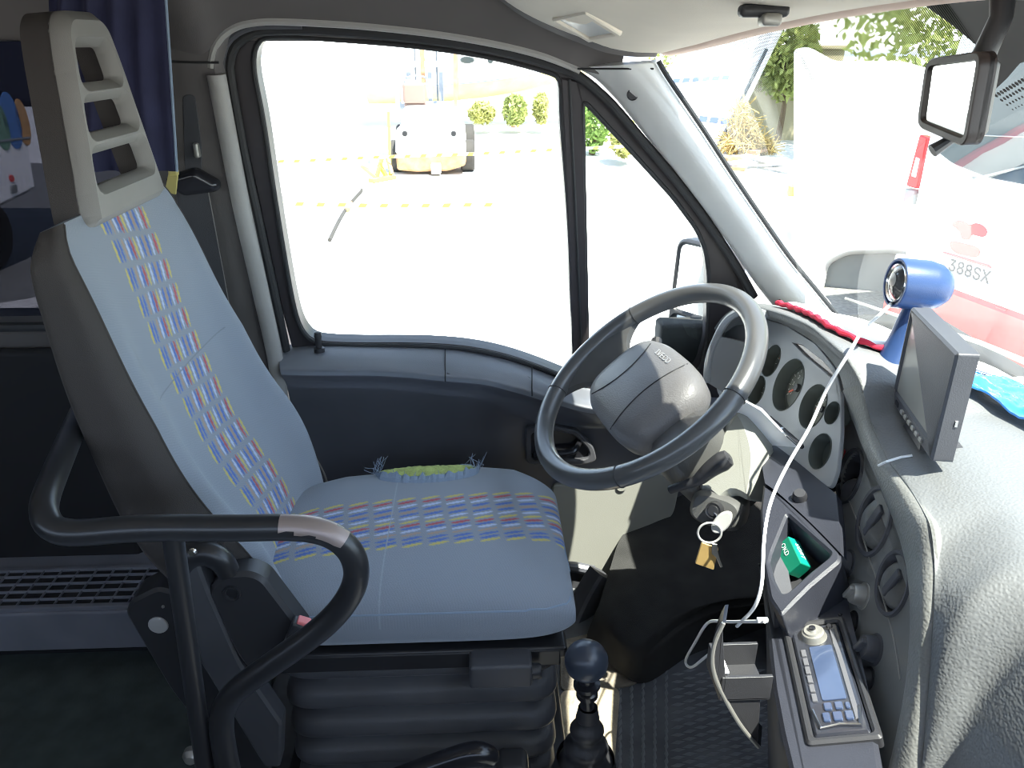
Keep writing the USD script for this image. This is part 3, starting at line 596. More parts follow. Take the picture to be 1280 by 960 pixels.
# centre console: control face turned towards the driver
K = Pl((.517, .87, 1.30), (-.97, .18, .22))
kb = [(1050, 500), (1064, 520), (1080, 560), (1102, 612), (1124, 670), (1138, 730), (1141, 800), (1135, 862), (1122, 922), (1108, 975), (1096, 1010), (1060, 960), (1052, 900), (1048, 820), (1050, 760), (1046, 700), (1044, 640), (1046, 580), (1049, 530)]
vs = [(1063, 594, 70), (1093, 651, 92), (1117, 729, 86)]
vc = [K.uv([(a, b)])[0] for a, b, _ in vs]; vr = [fitr(K, c, h) for c, (_, _, h) in zip(vc, vs)]
obj('control_face', slab(K, rpoly(K.uv(kb), .012), [circ(vc[0], vr[0] * .80, 30), circ(vc[1], vr[1] * .88, 30), circ(vc[2], vr[2] * .88, 30)], t=.02, b=.002), M['console_plastic'], dash)
for n_, (c, r) in enumerate(zip(vc, vr)):
    o = K.P(c)[0]
    v_ = obj('air_vent', lathe([(r * 1.0, .0002), (r * .96, .0035), (r * .86, .003), (r * .80, -.004), (r * .78, -.03), (.0001, -.03)], o, K.n, 32), M['dark_plastic' if n_ else 'black_plastic'], dash)
    if n_:
        ball = obj('vent_disc', lathe([(.0001, .002), (r * .3, .0015), (r * .58, -.002), (r * .74, -.010), (r * .74, -.016)], o, nrm(K.n + V3(.0, -.22, .18)), 30), M['console_plastic'], v_)
        dd = nrm(K.v + .25 * K.u); obj('vent_tab', bar(o + dd * r * .5 + K.n * .002, o - dd * r * .5 + K.n * .002, r * .30, .006, K.n, .002), M['dark_plastic'], v_)
    else:
        obj('vent_flap', slab(Pl(o - K.n * .012, nrm(K.n + V3(0, .5, .1))), circ((0, 0), r * .74, 28), t=.004, b=.001), M['shadow_dark'], v_)
sm = mono(np.array([K.hit(*p) + K.n * .0006 for p in [(1056, 612), (1075, 660), (1092, 712), (1107, 757), (1119, 805), (1126, 850)]]), 30)
obj('panel_seam', tube(sm, .0011, 6), M['grey_metal'], dash)
def knob(px, py, h, m, cap=None):
    c = K.uv([(px, py)])[0]; r = fitr(K, c, h); o = K.P(c)[0]
    kn = obj('control_knob', lathe([(.0001, .016), (r * .78, .016), (r * .86, .013), (r * .95, .002), (r * 1.15, .001), (r * 1.2, -.002)], o, K.n, 26), M[m], dash)
    dd = nrm(K.v * .8 + K.u * .3); obj('knob_grip', bar(o + dd * r * .75 + K.n * .018, o - dd * r * .75 + K.n * .018, r * .4, .010, K.n, .002), M[cap or m], kn)
knob(1060, 705, 32, 'dark_plastic'); knob(1079, 745, 30, 'grey_metal', 'grey_metal'); knob(1066, 778, 26, 'black_gloss'); knob(1094, 812, 36, 'dark_plastic'); knob(1086, 848, 26, 'black_plastic')
for a, b, hh in ((1052, 538, .030), (1053, 570, .022)):
    q = K.hit(a, b); obj('hazard_switch', rbox((.012, .010, hh), .002, q + K.n * .004, (K.n, K.u, K.v)), M['red_plastic'], dash)
for a, b in ((1047, 578), (1046, 605), (1047, 640), (1048, 664)):
    q = K.hit(a, b); obj('rocker_switch', rbox((.016, .016, .024), .004, q + K.n * .006, (K.n, K.u, K.v)), M['black_gloss'], dash)
# broad chamfered border round the console face
rb1 = mono(np.array([K.hit(*p) + K.n * .001 for p in kb[0:10]]), 50); rb2 = mono(np.array([crest[i] for i in range(8, 18)]), 50)
obj('console_border', shell(refine([rb1, rb1 * .6 + rb2 * .4 + K.n * .010, rb1 * .2 + rb2 * .8 + K.n * .008, rb2 + V3(.004, 0, 0)], 14, 60), (.008, 0, -.004)), M['rim_plastic'], dash, smooth=60)
# top of the console pod, below the gauges
E1 = np.array([K1.hit(*p) + K1.n * .001 for p in [(945, 548), (968, 556), (985, 568), (1015, 592), (1046, 618)]])
E2 = np.array([A(956, 604, Z=1.288), A(970, 614, Z=1.288), A(985, 627, Z=1.287), A(1015, 655, Z=1.286), A(1051, 692, Z=1.285)])
obj('pod_top', shell(refine([E1, E1 * .5 + E2 * .5 + V3(0, 0, .004), E2], 14, 30), (.01, 0, -.012)), M['pod_shade_plastic'], dash, smooth=50)
S2 = pl3(A(956, 604, Z=1.284), A(1051, 692, Z=1.284), A(975, 768, Z=1.238))
if S2.n[2] < 0: S2 = Pl(S2.o, -S2.n, S2.u)
bo = S2.uv([(954, 603), (970, 613), (985, 626), (1015, 654), (1051, 691), (1050, 701), (1012, 733), (976, 769), (962, 748), (953, 700), (950, 640)])
bh = S2.uv([(984, 643), (1012, 668), (1038, 691), (1034, 697), (1010, 716), (985, 739), (977, 741), (967, 722), (962, 703), (965, 690)])
bh = rpoly(bh, .004)
obj('bin_surround', slab(S2, rpoly(bo, .005), [bh], t=.10, b=.0035), M['pod_shade_plastic'], dash)
obj('bin_floor', slab(S2, offset(bh if area(bh) > 0 else bh[::-1], -.003), t=.004, b=.0005, top=-.055), M['black_plastic'], dash)
# lower shelf that carries the radio
S = Pl(A(1000, 790, Z=1.198), np.cross(nrm(V3(-.237, -.971, 0)), nrm(V3(.92, -.225, .30))), (-.237, -.971, 0))
if S.n[2] < 0: S = Pl(S.o, -S.n, S.u)
so = S.uv([(950, 700), (975, 760), (1000, 745), (1050, 705), (1064, 770), (1078, 840), (1096, 920), (1106, 985), (1120, 1060), (1010, 1060), (990, 975), (976, 915), (966, 860), (960, 800), (955, 760)])
rq = S.uv([(991, 789), (1044, 780), (1088, 908), (1020, 934)])
rc = rq.mean(0); e1 = nrm((rq[3] - rq[0]) + (rq[2] - rq[1])); e2 = V3(-e1[1], e1[0]); Ln = (np.linalg.norm(rq[3] - rq[0]) + np.linalg.norm(rq[2] - rq[1])) / 2; Wd = (np.linalg.norm(rq[1] - rq[0]) + np.linalg.norm(rq[2] - rq[3])) / 2
if (rq[1] - rq[0]) @ e2 < 0: e2 = -e2
rect = lambda a, b, g=0: np.array([rc + e1 * (sx * (a / 2 + g)) + e2 * (sy_ * (b / 2 + g)) for sx, sy_ in ((-1, -1), (1, -1), (1, 1), (-1, 1))])
obj('radio_shelf', slab(S, rpoly(so, .01), [rpoly(rect(Ln, Wd, .002), .004)], t=.06, b=.005), M['pod_shade_plastic'], dash)
rs = rect(Ln, Wd, .010); obj('radio_surround', slab(S, rpoly(rs, .006), [rpoly(rect(Ln, Wd, .001), .004)], t=.016, b=.003, top=.006), M['black_plastic'], dash)
obj('console_skirt', shell(refine([[S.hit(*p) - S.n * .03 for p in ((952, 720), (960, 800), (966, 860), (976, 915), (990, 975), (1010, 1060))], [S.hit(*p) - S.n * .03 + V3(.05, 0, -.35) for p in ((952, 720), (960, 800), (966, 860), (976, 915), (990, 975), (1010, 1060))]], 8, 30), (.03, 0, 0)), M['dark_plastic'], dash)
obj('pod_skirt', shell(refine([[S2.hit(*p) - S2.n * .02 for p in ((952, 606), (951, 640), (954, 700), (963, 748))], [S2.hit(*p) - S2.n * .02 + V3(.04, 0, -.25) for p in ((952, 606), (951, 640), (954, 700), (963, 748))]], 8, 20), (.03, 0, 0)), M['dark_plastic'], dash)
obj('console_core', rbox((.30, .40, .42), .02, (.68, .80, 1.10)), M['dark_plastic'], dash)
# small plug with a lead on the pod
q = hitm(shell(refine([E1, E1 * .5 + E2 * .5 + V3(0, 0, .004), E2], 14, 30), (.01, 0, -.012)), 1000, 623)
obj('accessory_socket', lathe([(.0001, .013), (.008, .013), (.010, .009), (.011, 0), (.013, -.002)], q, nrm(V3(-.3, -.3, 1)), 18), M['black_plastic'], dash)
# ashtray drawer hanging open on the driver's side of the console
YA = .70
pr = [A(903, 778, Y=YA), A(893, 800, Y=YA), A(889, 826, Y=YA), A(895, 852, Y=YA), A(910, 882, Y=YA), A(926, 908, Y=YA), A(947, 933, Y=YA), A(950, 890, Y=YA), A(951, 862, Y=YA), A(908, 866, Y=YA)]
AP = Pl(pr[0], (0, -1, 0), (1, 0, 0)); au = np.array([[(p - AP.o) @ AP.u, (p - AP.o) @ AP.v] for p in pr])
dr = obj('ashtray', slab(AP, rpoly(au[[0, 1, 2, 3, 4, 5, 6, 7, 8, 9]], .004), t=.004, b=.001), M['black_plastic'], dash)
frt = spl(np.array(pr)[:7], 24); obj('ashtray_front', shell([frt + V3(0, 0, 0), frt + V3(.012, .03, 0)], (.004, 0, 0)), M['black_gloss'], dr)
obj('ashtray_edge', tube(frt + V3(.001, -.001, 0), .0026, 8), M['grey_metal'], dr)
tb0 = [A(906, 803, Y=YA), A(957, 803, Y=YA), A(957, 846, Y=YA), A(908, 846, Y=YA)]
cup = [(A(905, 845, Y=YA) + V3(0, .0, 0)), (A(962, 845, Y=YA))]
x0_, x1_, zt_ = A(905, 846, Y=YA)[0], A(966, 846, Y=YA)[0], A(905, 846, Y=YA)[2]
obj('ashtray_tray', [rbox((x1_ - x0_, .005, .035), .001, ((x0_ + x1_) / 2, YA, zt_ - .0175)), rbox((x1_ - x0_, .005, .035), .001, ((x0_ + x1_) / 2, YA + .055, zt_ - .0175)), rbox((.005, .06, .035), .001, (x0_, YA + .0275, zt_ - .0175)), rbox((x1_ - x0_, .06, .004), .001, ((x0_ + x1_) / 2, YA + .0275, zt_ - .034))], M['black_plastic'], dr)
obj('ashtray_ridge', bar((x0_ + .004, YA + .004, zt_ + .001), (x0_ + .004, YA + .05, zt_ + .001), .008, .004), M['white_plastic'], dr)
# patched strip of tape on the border
obj('cracked_edge', tube([hitm(DT, *p) + V3(0, 0, .002) if hitm(DT, *p) is not None else A(*p, X=.52) for p in [(1098, 582), (1108, 577), (1126, 573), (1140, 571)]], .0016, 6), M['paper'], dash)

# ---- radio
rad = thing('car_radio', 'glossy black car radio with a blue grey display set in the console', 'radio', S.P(rc)[0])
rp = lambda a, b: rc + e1 * a * Ln / 2 + e2 * b * Wd / 2
quad = lambda a0, a1, b0, b1: np.array([rp(a0, b0), rp(a1, b0), rp(a1, b1), rp(a0, b1)])
obj('face', slab(S, rpoly(quad(-1, 1, -1, 1), .004), t=.03, b=.003, top=.004), M['radio_face'], rad)
obj('display', slab(S, rpoly(quad(-.55, .45, -.42, .50), .003), t=.002, b=.0005, top=.0055), M['radio_screen'], rad)
obj('side_trim', slab(S, quad(-.85, .80, .58, .78), t=.003, b=.0008, top=.006), M['radio_trim'], rad)
obj('volume_knob', lathe([(.0001, .013), (.0045, .013), (.0055, .011), (.0105, .011), (.0115, .009), (.0135, .008), (.015, .002), (.016, 0)], S.P(rp(-.76, -.10))[0] + S.n * .004, S.n, 26), M['grey_metal'], rad)
obj('knob_cap', lathe([(.0001, .0155), (.0040, .0150), (.0044, .012)], S.P(rp(-.76, -.10))[0] + S.n * .004, S.n, 18), M['black_gloss'], rad)
for k in range(6): obj('preset_button', slab(S, rpoly(quad(-.50 + k * .165, -.37 + k * .165, -.78, -.58), .001), t=.004, b=.0006, top=.0065), M['radio_trim'], rad)
for a0, a1, b0, b1 in ((.50, .62, -.42, -.12), (.50, .62, -.02, .28), (.66, .80, -.55, -.28), (.66, .80, -.18, .16), (.66, .80, .26, .56), (.52, .62, .36, .54)): obj('menu_button', slab(S, rpoly(quad(a0, a1, b0, b1), .002), t=.005, b=.001, top=.007), M['radio_screen'], rad)
obj('lower_trim', tube([S.P(rp(.60, -.86))[0] + S.n * .006, S.P(rp(.90, -.70))[0] + S.n * .006, S.P(rp(.86, 0))[0] + S.n * .006, S.P(rp(.90, .70))[0] + S.n * .006, S.P(rp(.60, .86))[0] + S.n * .006], .0018, 6), M['chrome'], rad)
obj('release_button', lathe([(.0001, .006), (.003, .006), (.004, .004)], S.P(rp(-.88, .62))[0] + S.n * .004, S.n, 12), M['black_gloss'], rad)

# ---- green carton in the bin
fl = S2.P(bh.mean(0), -.055)[0]
c0 = A(985, 672, Z=fl[2] + .052); gx = nrm(A(1004, 704, Z=fl[2] + .05) - c0); gy = nrm(np.cross([0, 0, 1], gx)); up = V3(0, 0, 1)
ga = nrm(gx); bw = .045
gm = A(997, 692, Z=fl[2] + .03)
ct = thing('carton', 'small green and teal cardboard packet with white print lying in the console bin', 'carton', fl)
# three axes: long edge runs down the bin, two printed faces meet on the edge that shows
p0, p1 = A(985, 670, Z=1.262), A(1001, 704, Z=1.250); L_ = np.linalg.norm(p1 - p0); ex = nrm(p1 - p0)
fl_n = nrm(np.cross(ex, A(975, 681, Z=1.245) - p0)); ey = nrm(A(974, 681, Z=1.246) - p0); ey = nrm(ey - ex * (ey @ ex)); ez = nrm(np.cross(ex, ey))
if ez[0] < 0: ez = -ez
hgt = .026; wd = .022
cen = p0 + ex * L_ / 2 + ey * hgt / 2 + ez * wd / 2
obj('box', rbox((L_, hgt, wd), .0012, cen, (ex, ey, ez)), M['green_card'], ct)
obj('side_panel', rbox((L_ - .002, .0006, wd - .002), .0002, cen - ey * hgt / 2, (ex, ey, ez)), M['teal_card'], ct)
f1 = cen - ez * (wd / 2 + .0004); f2 = cen - ey * (hgt / 2 + .0008)
obj('print', text('DKO', .008, f1 - ex * L_ * .18, -ex * .0 + ey, ex, .0003, True) if False else text('OKD', .0070, f1 - ex * L_ * .2, ex, -ey if np.cross(ex, -ey) @ (-ez) > 0 else ey, .0003, False), M['mark_white'], ct, smooth=False)
obj('print', text('SORT', .0075, f2, ex, ez if np.cross(ex, ez) @ (-ey) > 0 else -ez, .0003, False), M['mark_white'], ct, smooth=False)

# ---- steering wheel and column
WC = V3(.264, 1.169, 1.393); az, el = -.202, .892
wn = V3(-math.cos(el) * math.cos(az), math.cos(el) * math.sin(az), math.sin(el)); wa = nrm(np.cross(wn, [0, 0, 1.])); wb = np.cross(wn, wa)   # wa: across, wb: towards the driver
if wa[1] < 0: wa = -wa
wb = np.cross(wa, wn)
if wb[2] < 0: wb = -wb                                # up along the wheel
sw = thing('steering_wheel', 'dark grey steering wheel with broad side spokes and a padded hub', 'steering wheel', WC)
wp = lambda r, deg, h=0: WC + r * (math.cos(math.radians(deg)) * wa + math.sin(math.radians(deg)) * wb) + h * wn
RW = .199
tt = np.linspace(0, 360, 121)[:-1]; obj('rim', tube(np.array([wp(RW, a) for a in tt]), .0168, 18, closed=True), M['wheel_skin'], sw)
SEAMS = (-38, 22, 158, 218)
for a in SEAMS: obj('rim_seam', tube(np.array([wp(RW + .0171 * math.cos(b), a, .0171 * math.sin(b)) for b in np.linspace(0, 2 * math.pi, 25)[:-1]]), .0009, 5, closed=True), M['rubber'], sw)
hubs = []
def hubring(s, h): return np.array([WC + (s * (.118 * np.sign(math.cos(a)) * abs(math.cos(a)) ** .62)) * wa + (s * (.086 * np.sign(math.sin(a)) * abs(math.sin(a)) ** .62) - .010) * wb + h * wn for a in np.linspace(0, 2 * math.pi, 65)[:-1]])
hubm = grid([hubring(.80, -.068), hubring(.96, -.05), hubring(1.0, -.028), hubring(.985, -.012), hubring(.90, .002), hubring(.72, .011), hubring(.45, .016), hubring(.2, .018), hubring(.001, .018)], wrap=True, flip=True)
obj('hub', hubm, M['hub_plastic'], sw, smooth=50)
for sgn in (1, -1):                                    # curved joint lines between centre pad and side pads
    cv = []
    for t in np.linspace(-1, 1, 24):
        xx, yy = sgn * (.040 + .022 * t * t), .078 * t; px, py = pj(WC + xx * wa + (yy - .012) * wb + .01 * wn); q = hitm(hubm, px, py)
        if q is not None: cv.append(q + wn * .0004)
    obj('pad_joint', tube(np.array(cv), .0011, 6), M['rubber'], sw)
for c, angs in ((1, (22, -38)), (-1, (158, 218))):
    for a in angs:
        pass
    # each side: one broad web from the rim to the hub with an opening towards the hub
    sp = []
    for s in np.linspace(0, 1, 14):
        r = RW - .006 - s * .095; half = (30 - 10 * math.sin(s * math.pi)) * (1 - .25 * s)
        row = []
        mid = -8 if c > 0 else 188
        for b in np.linspace(-1, 1, 15):
            a = mid + b * half; row.append(wp(r, a, -.004 - .030 * s + .010 * (1 - b * b) * (1 - s * .3)))
        sp.append(row)
    obj('spoke', shell(np.array(sp), -wn * .012), M['wheel_skin'], sw, smooth=60)
    cvv = [wp(RW - .034, (-8 if c > 0 else 188) + b * 13, .001) for b in np.linspace(-1, 1, 9)]
tq, tv = nrm(wa * -1), nrm(wb)
hb_ = hitm(hubm, *pj(WC + .050 * wb + .01 * wn))
hu_ = hitm(hubm, *pj(WC + .056 * wb + .01 * wn)); hd_ = hitm(hubm, *pj(WC + .044 * wb + .01 * wn)); ev = nrm(hu_ - hd_); en = np.cross(-wa, ev)
obj('hub_emblem', text('IVECO', .0115, hb_ + en * .0006, -wa, ev, .0008, False), M['dim_letter'], sw, smooth=False)
colm = thing('steering_column', 'grey plastic steering column cowl with stalks below the wheel', 'steering column', WC - wn * .15)
def sect(c, w, h, ax=wa, bx=wb, p=3.2): return np.array([c + ax * (w * np.sign(math.cos(a)) * abs(math.cos(a)) ** (2 / p)) + bx * (h * np.sign(math.sin(a)) * abs(math.sin(a)) ** (2 / p)) for a in np.linspace(0, 2 * math.pi, 49)[:-1]])
cw = [sect(WC - wn * .030, .055, .050), sect(WC - wn * .055 + wb * .0, .074, .060), sect(WC - wn * .10 - wb * .004, .082, .064), sect(WC - wn * .17 - wb * .006, .080, .070), sect(WC - wn * .24, .070, .07), sect(WC - wn * .30, .062, .06)]
obj('cowl', cat_([grid(cw, wrap=True)]), M['column_plastic'], colm, smooth=50)
CWL = grid(cw, wrap=True)
cs = [sect(WC - wn * .135 - wa * .064 + wb * .012, .040, .056), sect(WC - wn * .16 - wa * .078 + wb * .012, .055, .070), sect(WC - wn * .21 - wa * .080 + wb * .010, .058, .074), sect(WC - wn * .27 - wa * .07, .05, .06)]
KN = [(872, 610), (880, 580), (893, 552), (905, 530), (922, 512), (940, 540), (946, 572), (943, 604), (934, 625), (915, 618), (900, 628), (885, 618)]
KP = Pl(A(905, 575, Y=1.10), nrm(V3(-.62, -.55, .42)))
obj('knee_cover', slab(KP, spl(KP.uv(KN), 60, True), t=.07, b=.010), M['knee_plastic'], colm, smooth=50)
st = [A(838, 612, Y=1.10), A(856, 606, Y=1.085), A(872, 600, Y=1.075), A(884, 590, Y=1.068), A(896, 581, Y=1.062), A(906, 575, Y=1.058), A(913, 571, Y=1.056)]
obj('stalk', tube(spl(st, 30), np.interp(np.linspace(0, 1, 30), [0, .35, .45, .6, .85, .97, 1], [.007, .008, .011, .013, .016, .013, .006]), 14), M['black_plastic'], colm)
st = [WC - wn * .07 + wa * .06 + wb * .03, WC - wn * .055 + wa * .12 + wb * .055, WC - wn * .05 + wa * .15 + wb * .075]
obj('stalk', tube(spl(st, 14), np.linspace(.006, .010, 14), 10), M['black_plastic'], colm)
ib = A(893, 640, Y=1.06); ia = nrm(V3(-.55, -.75, .30))
obj('lock_housing', grid([sect(ib - ia * .09, .03, .03, *frame(ia)[:2]), sect(ib - ia * .05, .042, .030, *frame(ia)[:2]), sect(ib - ia * .012, .044, .028, *frame(ia)[:2]), sect(ib, .036, .022, *frame(ia)[:2]), sect(ib, .001, .001, *frame(ia)[:2])], wrap=True, flip=True), M['column_plastic'], colm, smooth=50)
kq = A(892, 638, Y=1.052)
obj('ignition_lock', lathe([(.0001, .005), (.008, .005), (.009, .003), (.0125, .004), (.0135, .0), (.0135, -.02)], kq, ia, 22), M['steel_black'], colm)
# keys
ky = thing('ignition_key', 'grey headed ignition key with a ring, a brass tag and a small second key', 'key', kq)
kh = A(902, 652, Y=1.030); kx = nrm(A(912, 645, Y=1.03) - A(892, 660, Y=1.03)); kz = ia - kx * (ia @ kx); kz = nrm(kz); kyv = np.cross(kz, kx); KH = Pl(kh, nrm(V3(-.35, -.85, .2)))
obj('key_blade', bar(kq + ia * .002, kh, .004, .002), M['chrome'], ky)
obj('key_head', slab(KH, spl(KH.uv([(889, 659), (894, 648), (905, 640), (914, 641), (915, 649), (909, 660), (900, 666), (892, 665)]), 40, True), t=.007, b=.0018, top=.0035), M['key_grey'], ky)
rcn = A(887, 666, Y=1.026); KR = Pl(rcn, nrm(V3(-.15, -1, .05)))
obj('key_ring', tube(KR.P(circ(KR.uv([(887, 666)])[0], fitr(KR, KR.uv([(887, 666)])[0], 25), 36)), .0019, 8, closed=True), M['key_grey'], ky)
obj('tag', slab(KR, rpoly(KR.uv([(877, 677), (898, 685), (892, 712), (869, 704)]), .002), t=.004, b=.0008, top=.002), M['brass'], ky)
obj('small_key', slab(Pl(rcn - KR.n * -.006, KR.n), rpoly(KR.uv([(889, 677), (896, 678), (897, 688), (900, 698), (903, 706), (900, 707), (894, 694), (889, 690)]), .0008), t=.0018, b=.0004), M['chrome'], ky)

# papers and pen on the cowl, in front of the gauges
PP = pl3(A(878, 508, Z=1.345), A(1000, 562, Z=1.318), A(945, 551, Z=1.300))
if PP.n[2] < 0: PP = Pl(PP.o, -PP.n)
PP.o = PP.o + PP.n * .012
pa = thing('paper_stack', 'small pad of white papers lying under the gauges', 'paper', PP.o)
for k in range(3): obj('sheet', slab(PP, PP.uv([(896 + k, 506), (925, 498 + k), (951, 513), (996 - k, 559), (955 - k, 556), (925, 538 + k)]), t=.0012, b=.0002, top=.0016 * k + .001), M['paper'], pa)
pn = thing('ballpoint_pen', 'black ballpoint pen with a silver ring resting against the gauge panel', 'pen', A(975, 535, Y=1.1))
a_, b_ = A(957, 518, Y=1.17), A(1003, 559, Y=1.045); ps = lambda t: a_ + (b_ - a_) * t
obj('barrel', tube([ps(0), ps(.06), ps(.12), ps(.5), ps(.96), ps(1)], [.0008, .002, .0042, .0046, .0046, .003], 12), M['black_gloss'], pn); obj('ring', tube([ps(.48), ps(.52)], .0050, 12), M['chrome'], pn); obj('clip', tube([ps(.97) + V3(-.006, -.002, .002), ps(.62) + V3(-.006, -.002, .003)], .0012, 6), M['chrome'], pn)

# ------------------------------------------------------------------ driver's seat
def arcl(p, n):                                       # even spacing along a polyline
    t = np.concatenate([[0], np.cumsum(np.linalg.norm(np.diff(p, axis=0), axis=1))]); q = np.linspace(0, t[-1], n)
    return np.stack([np.interp(q, t, p[:, k]) for k in range(p.shape[1])], 1)
COL = dict(b=(.05, .14, .52), l=(.50, .60, .82), y=(.62, .52, .10), r=(.50, .05, .07), o=(.42, .29, .21), g=(.28, .34, .42))
BASE = np.array((.262, .295, .342))
SEQ = ['y', 'b', 'b', 'o', 'l', 'b', 'r', 'y', 'l', 'b', 'o', 'b', 'l', 'r', 'y']
def fabric(u, v, half=.074, mirror=False):
    """woven print: u across the stripe (-half..half), v along it; flat colour only."""
    n = len(SEQ); per = .041; pitch = 2 * half / n
    col = np.tile(BASE, (len(u), 1)); col *= (1 + .06 * np.sin(v * 1500 + 6 * np.abs(((u * 160) % 2) - 1)))[:, None]
    ins = (np.abs(u) < half)
    k = np.clip(np.floor((u + half) / pitch).astype(int), 0, n - 1)
    for dk in (-1, 0, 1):
        kk = np.clip(k + dk, 0, n - 1); ph = kk * .035
        vv = ((v / per + ph) % 1.0) - .5
        cu = (kk + .5) * pitch - half + .0042 * vv * 2 + .0016 * np.sin(kk * 5.0)
        w = .0032 * np.sqrt(np.clip(1 - (vv / .40) ** 2, 0, 1))
        m = (np.abs(u - cu) < w) & (np.abs(vv) < .40) & (np.abs(u) < half + .006)
        c = np.array([COL[SEQ[i]] for i in kk]) * .82 + BASE * .18; col[m] = c[m]
    return np.clip(col, 0, 1)
seat = thing('driver_seat', 'grey blue fabric driver seat with a bright dashed stripe and slotted headrest', 'seat', (-.12, 1.13, FLOOR))
# cushion
cx0, cx1, cyc, chw, cz0, cz1 = -.40, .137, 1.13, .212, 1.062, 1.166
p = 7.0; a = np.linspace(0, 2 * math.pi, 4001); sq = lambda t, q: np.sign(t) * np.abs(t) ** (2 / q)
prof = np.c_[chw * sq(np.cos(a), p), (cz1 - cz0) / 2 * sq(np.sin(a), 3.2)]
prof = arcl(prof, 420)[:-1]
st_ = np.linspace(-math.pi / 2, math.pi / 2, 2001); lon = np.c_[(cx1 - cx0) / 2 * sq(np.sin(st_), 6.0), sq(np.abs(np.cos(st_)), 3.2) * (cz1 - cz0) / 2]; lon = arcl(lon, 300)
rows, cc = [], []
for X, hz in lon:
    kz = hz / ((cz1 - cz0) / 2); kw = 1 - .06 * (abs(X) / ((cx1 - cx0) / 2)) ** 8 - .35 * max(0, .35 - kz)
    xw = (cx0 + cx1) / 2 + X; far = np.interp(xw, [-.40, -.33, -.25, -.12, .0, .06, .10, .145], [.70, .74, .84, .95, 1.0, .95, .80, .62])
    y = prof[:, 0] * kw; y = np.where(y > 0, y * far, y); zz = prof[:, 1] * max(kz, .002); xx = np.full(len(y), X)
    up_ = np.clip(zz / .05, 0, 1); xn = X / ((cx1 - cx0) / 2); yn = y / chw
    zz = zz + up_ * (.010 * (1 - yn ** 2) * (1 - xn ** 2) - .004 * np.exp(-((yn) / .35) ** 2) - .012 * np.clip(-xn - .55, 0, 1) - .010 * np.clip(yn - .2, 0, 1) ** 1.5 - .05 * np.clip(-xn - .45, 0, 1) * np.clip(yn, 0, 1))
    rows.append(np.c_[(cx0 + cx1) / 2 + xx, cyc + y, (cz0 + cz1) / 2 + zz]); cc.append(np.c_[y, xx, zz])
cm = grid(rows, wrap=True, flip=False); cc = np.vstack(cc)
colr = fabric(cc[:, 0] + .022 - .12 * cc[:, 1], cc[:, 1]); below = cc[:, 2] < -.0; colr[below] = BASE
seam_x = np.abs(cc[:, 1] + .02) < .0011; colr[seam_x & ~below] = BASE * 1.25
CUSH = cm
def outward(m):
    v, f = m; n = np.cross(v[f[:, 1]] - v[f[:, 0]], v[f[:, 2]] - v[f[:, 0]]); c = v.mean(0); return m if np.sum(n * (v[f].mean(1) - c)) > 0 else (v, f[:, ::-1])
cm = outward(cm)
obj('cushion', cm, M['fabric_print'], seat, colors=colr)
pe = []
for r in rows:                                         # piping round the near edge of the cushion
    k = np.argmin(np.abs(r[:, 2] - (cz1 - .028)) + 100 * (r[:, 1] > cyc)); pe.append(r[k])
pe = np.array(pe)[18:-6]; obj('piping', tube(pe[::4], .0016, 6), M['frayed'], seat)
# backrest
prf = np.array([(1.10, -.308, .058), (1.17, -.322, .058), (1.24, -.348, .056), (1.33, -.394, .050), (1.42, -.424, .045), (1.52, -.450, .042), (1.60, -.466, .038), (1.66, -.482, .032), (1.70, -.496, .018)])   # height, front x, half thickness
zz_ = np.linspace(1.10, 1.70, 330); fx = CubicSpline(prf[:, 0], prf[:, 1])(zz_); th = PchipInterpolator(prf[:, 0], prf[:, 2])(zz_)
hw = PchipInterpolator([1.10, 1.2, 1.3, 1.40, 1.52, 1.62, 1.67, 1.70], [.185, .205, .226, .224, .214, .205, .196, .172])(zz_)
pb = arcl(np.c_[sq(np.cos(a), 5.5), sq(np.sin(a), 5.5) * .24], 460)[:-1]; pb[:, 1] /= .24
rows, cc = [], []
BN = nrm(V3(.94, 0, .34))
for Z, X, t, w in zip(zz_, fx, th, hw):
    y = pb[:, 0] * w; d = pb[:, 1] * t; yn = pb[:, 0]; fr_ = np.clip(pb[:, 1], 0, 1)
    bol = (.026 + .012 * np.exp(-((Z - 1.28) / .10) ** 2)) * np.exp(-((np.abs(yn) - .84) / .16) ** 2) * np.clip((1.66 - Z) / .22, 0, 1) - .010 * np.exp(-(yn / .6) ** 2)
    cen = V3(X, cyc, Z) - BN * t
    rows.append(cen + np.c_[np.zeros_like(y), y, np.zeros_like(y)] + np.outer(d + fr_ * bol, BN)); cc.append(np.c_[y, np.full_like(y, Z), pb[:, 1]])
g = np.array(rows); front = (pb[:, 1] > .84)
idx = np.where(front)[0]; fi = idx
gf = g[:, fi]; bm = outward(grid(gf)); cf = np.array(cc)[:, fi].reshape(-1, 3)
nv = gf.reshape(-1, 3); outv = (bm[0][bm[1]].mean(1) - V3(-.48, cyc, 1.4))
if np.sum(np.cross(bm[0][bm[1][:, 1]] - bm[0][bm[1][:, 0]], bm[0][bm[1][:, 2]] - bm[0][bm[1][:, 0]]) @ BN) < 0: bm = (bm[0], bm[1][:, ::-1])
cb = fabric(cf[:, 0] + .005, cf[:, 1] * 1.06, .070); 
s2 = np.abs(cf[:, 1] - 1.455) < .0012; cb[s2 & (np.abs(cf[:, 0]) < .15)] = BASE * .75
obj('backrest', bm, M['fabric_print'], seat, colors=cb)
bi = np.r_[np.arange(fi[-1], len(pb)), np.arange(0, fi[0] + 1)]
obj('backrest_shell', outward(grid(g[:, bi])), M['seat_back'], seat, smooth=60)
topc = np.vstack([g[-1], g[-1].mean(0)]); n_ = len(g[-1]); i_ = np.arange(n_)
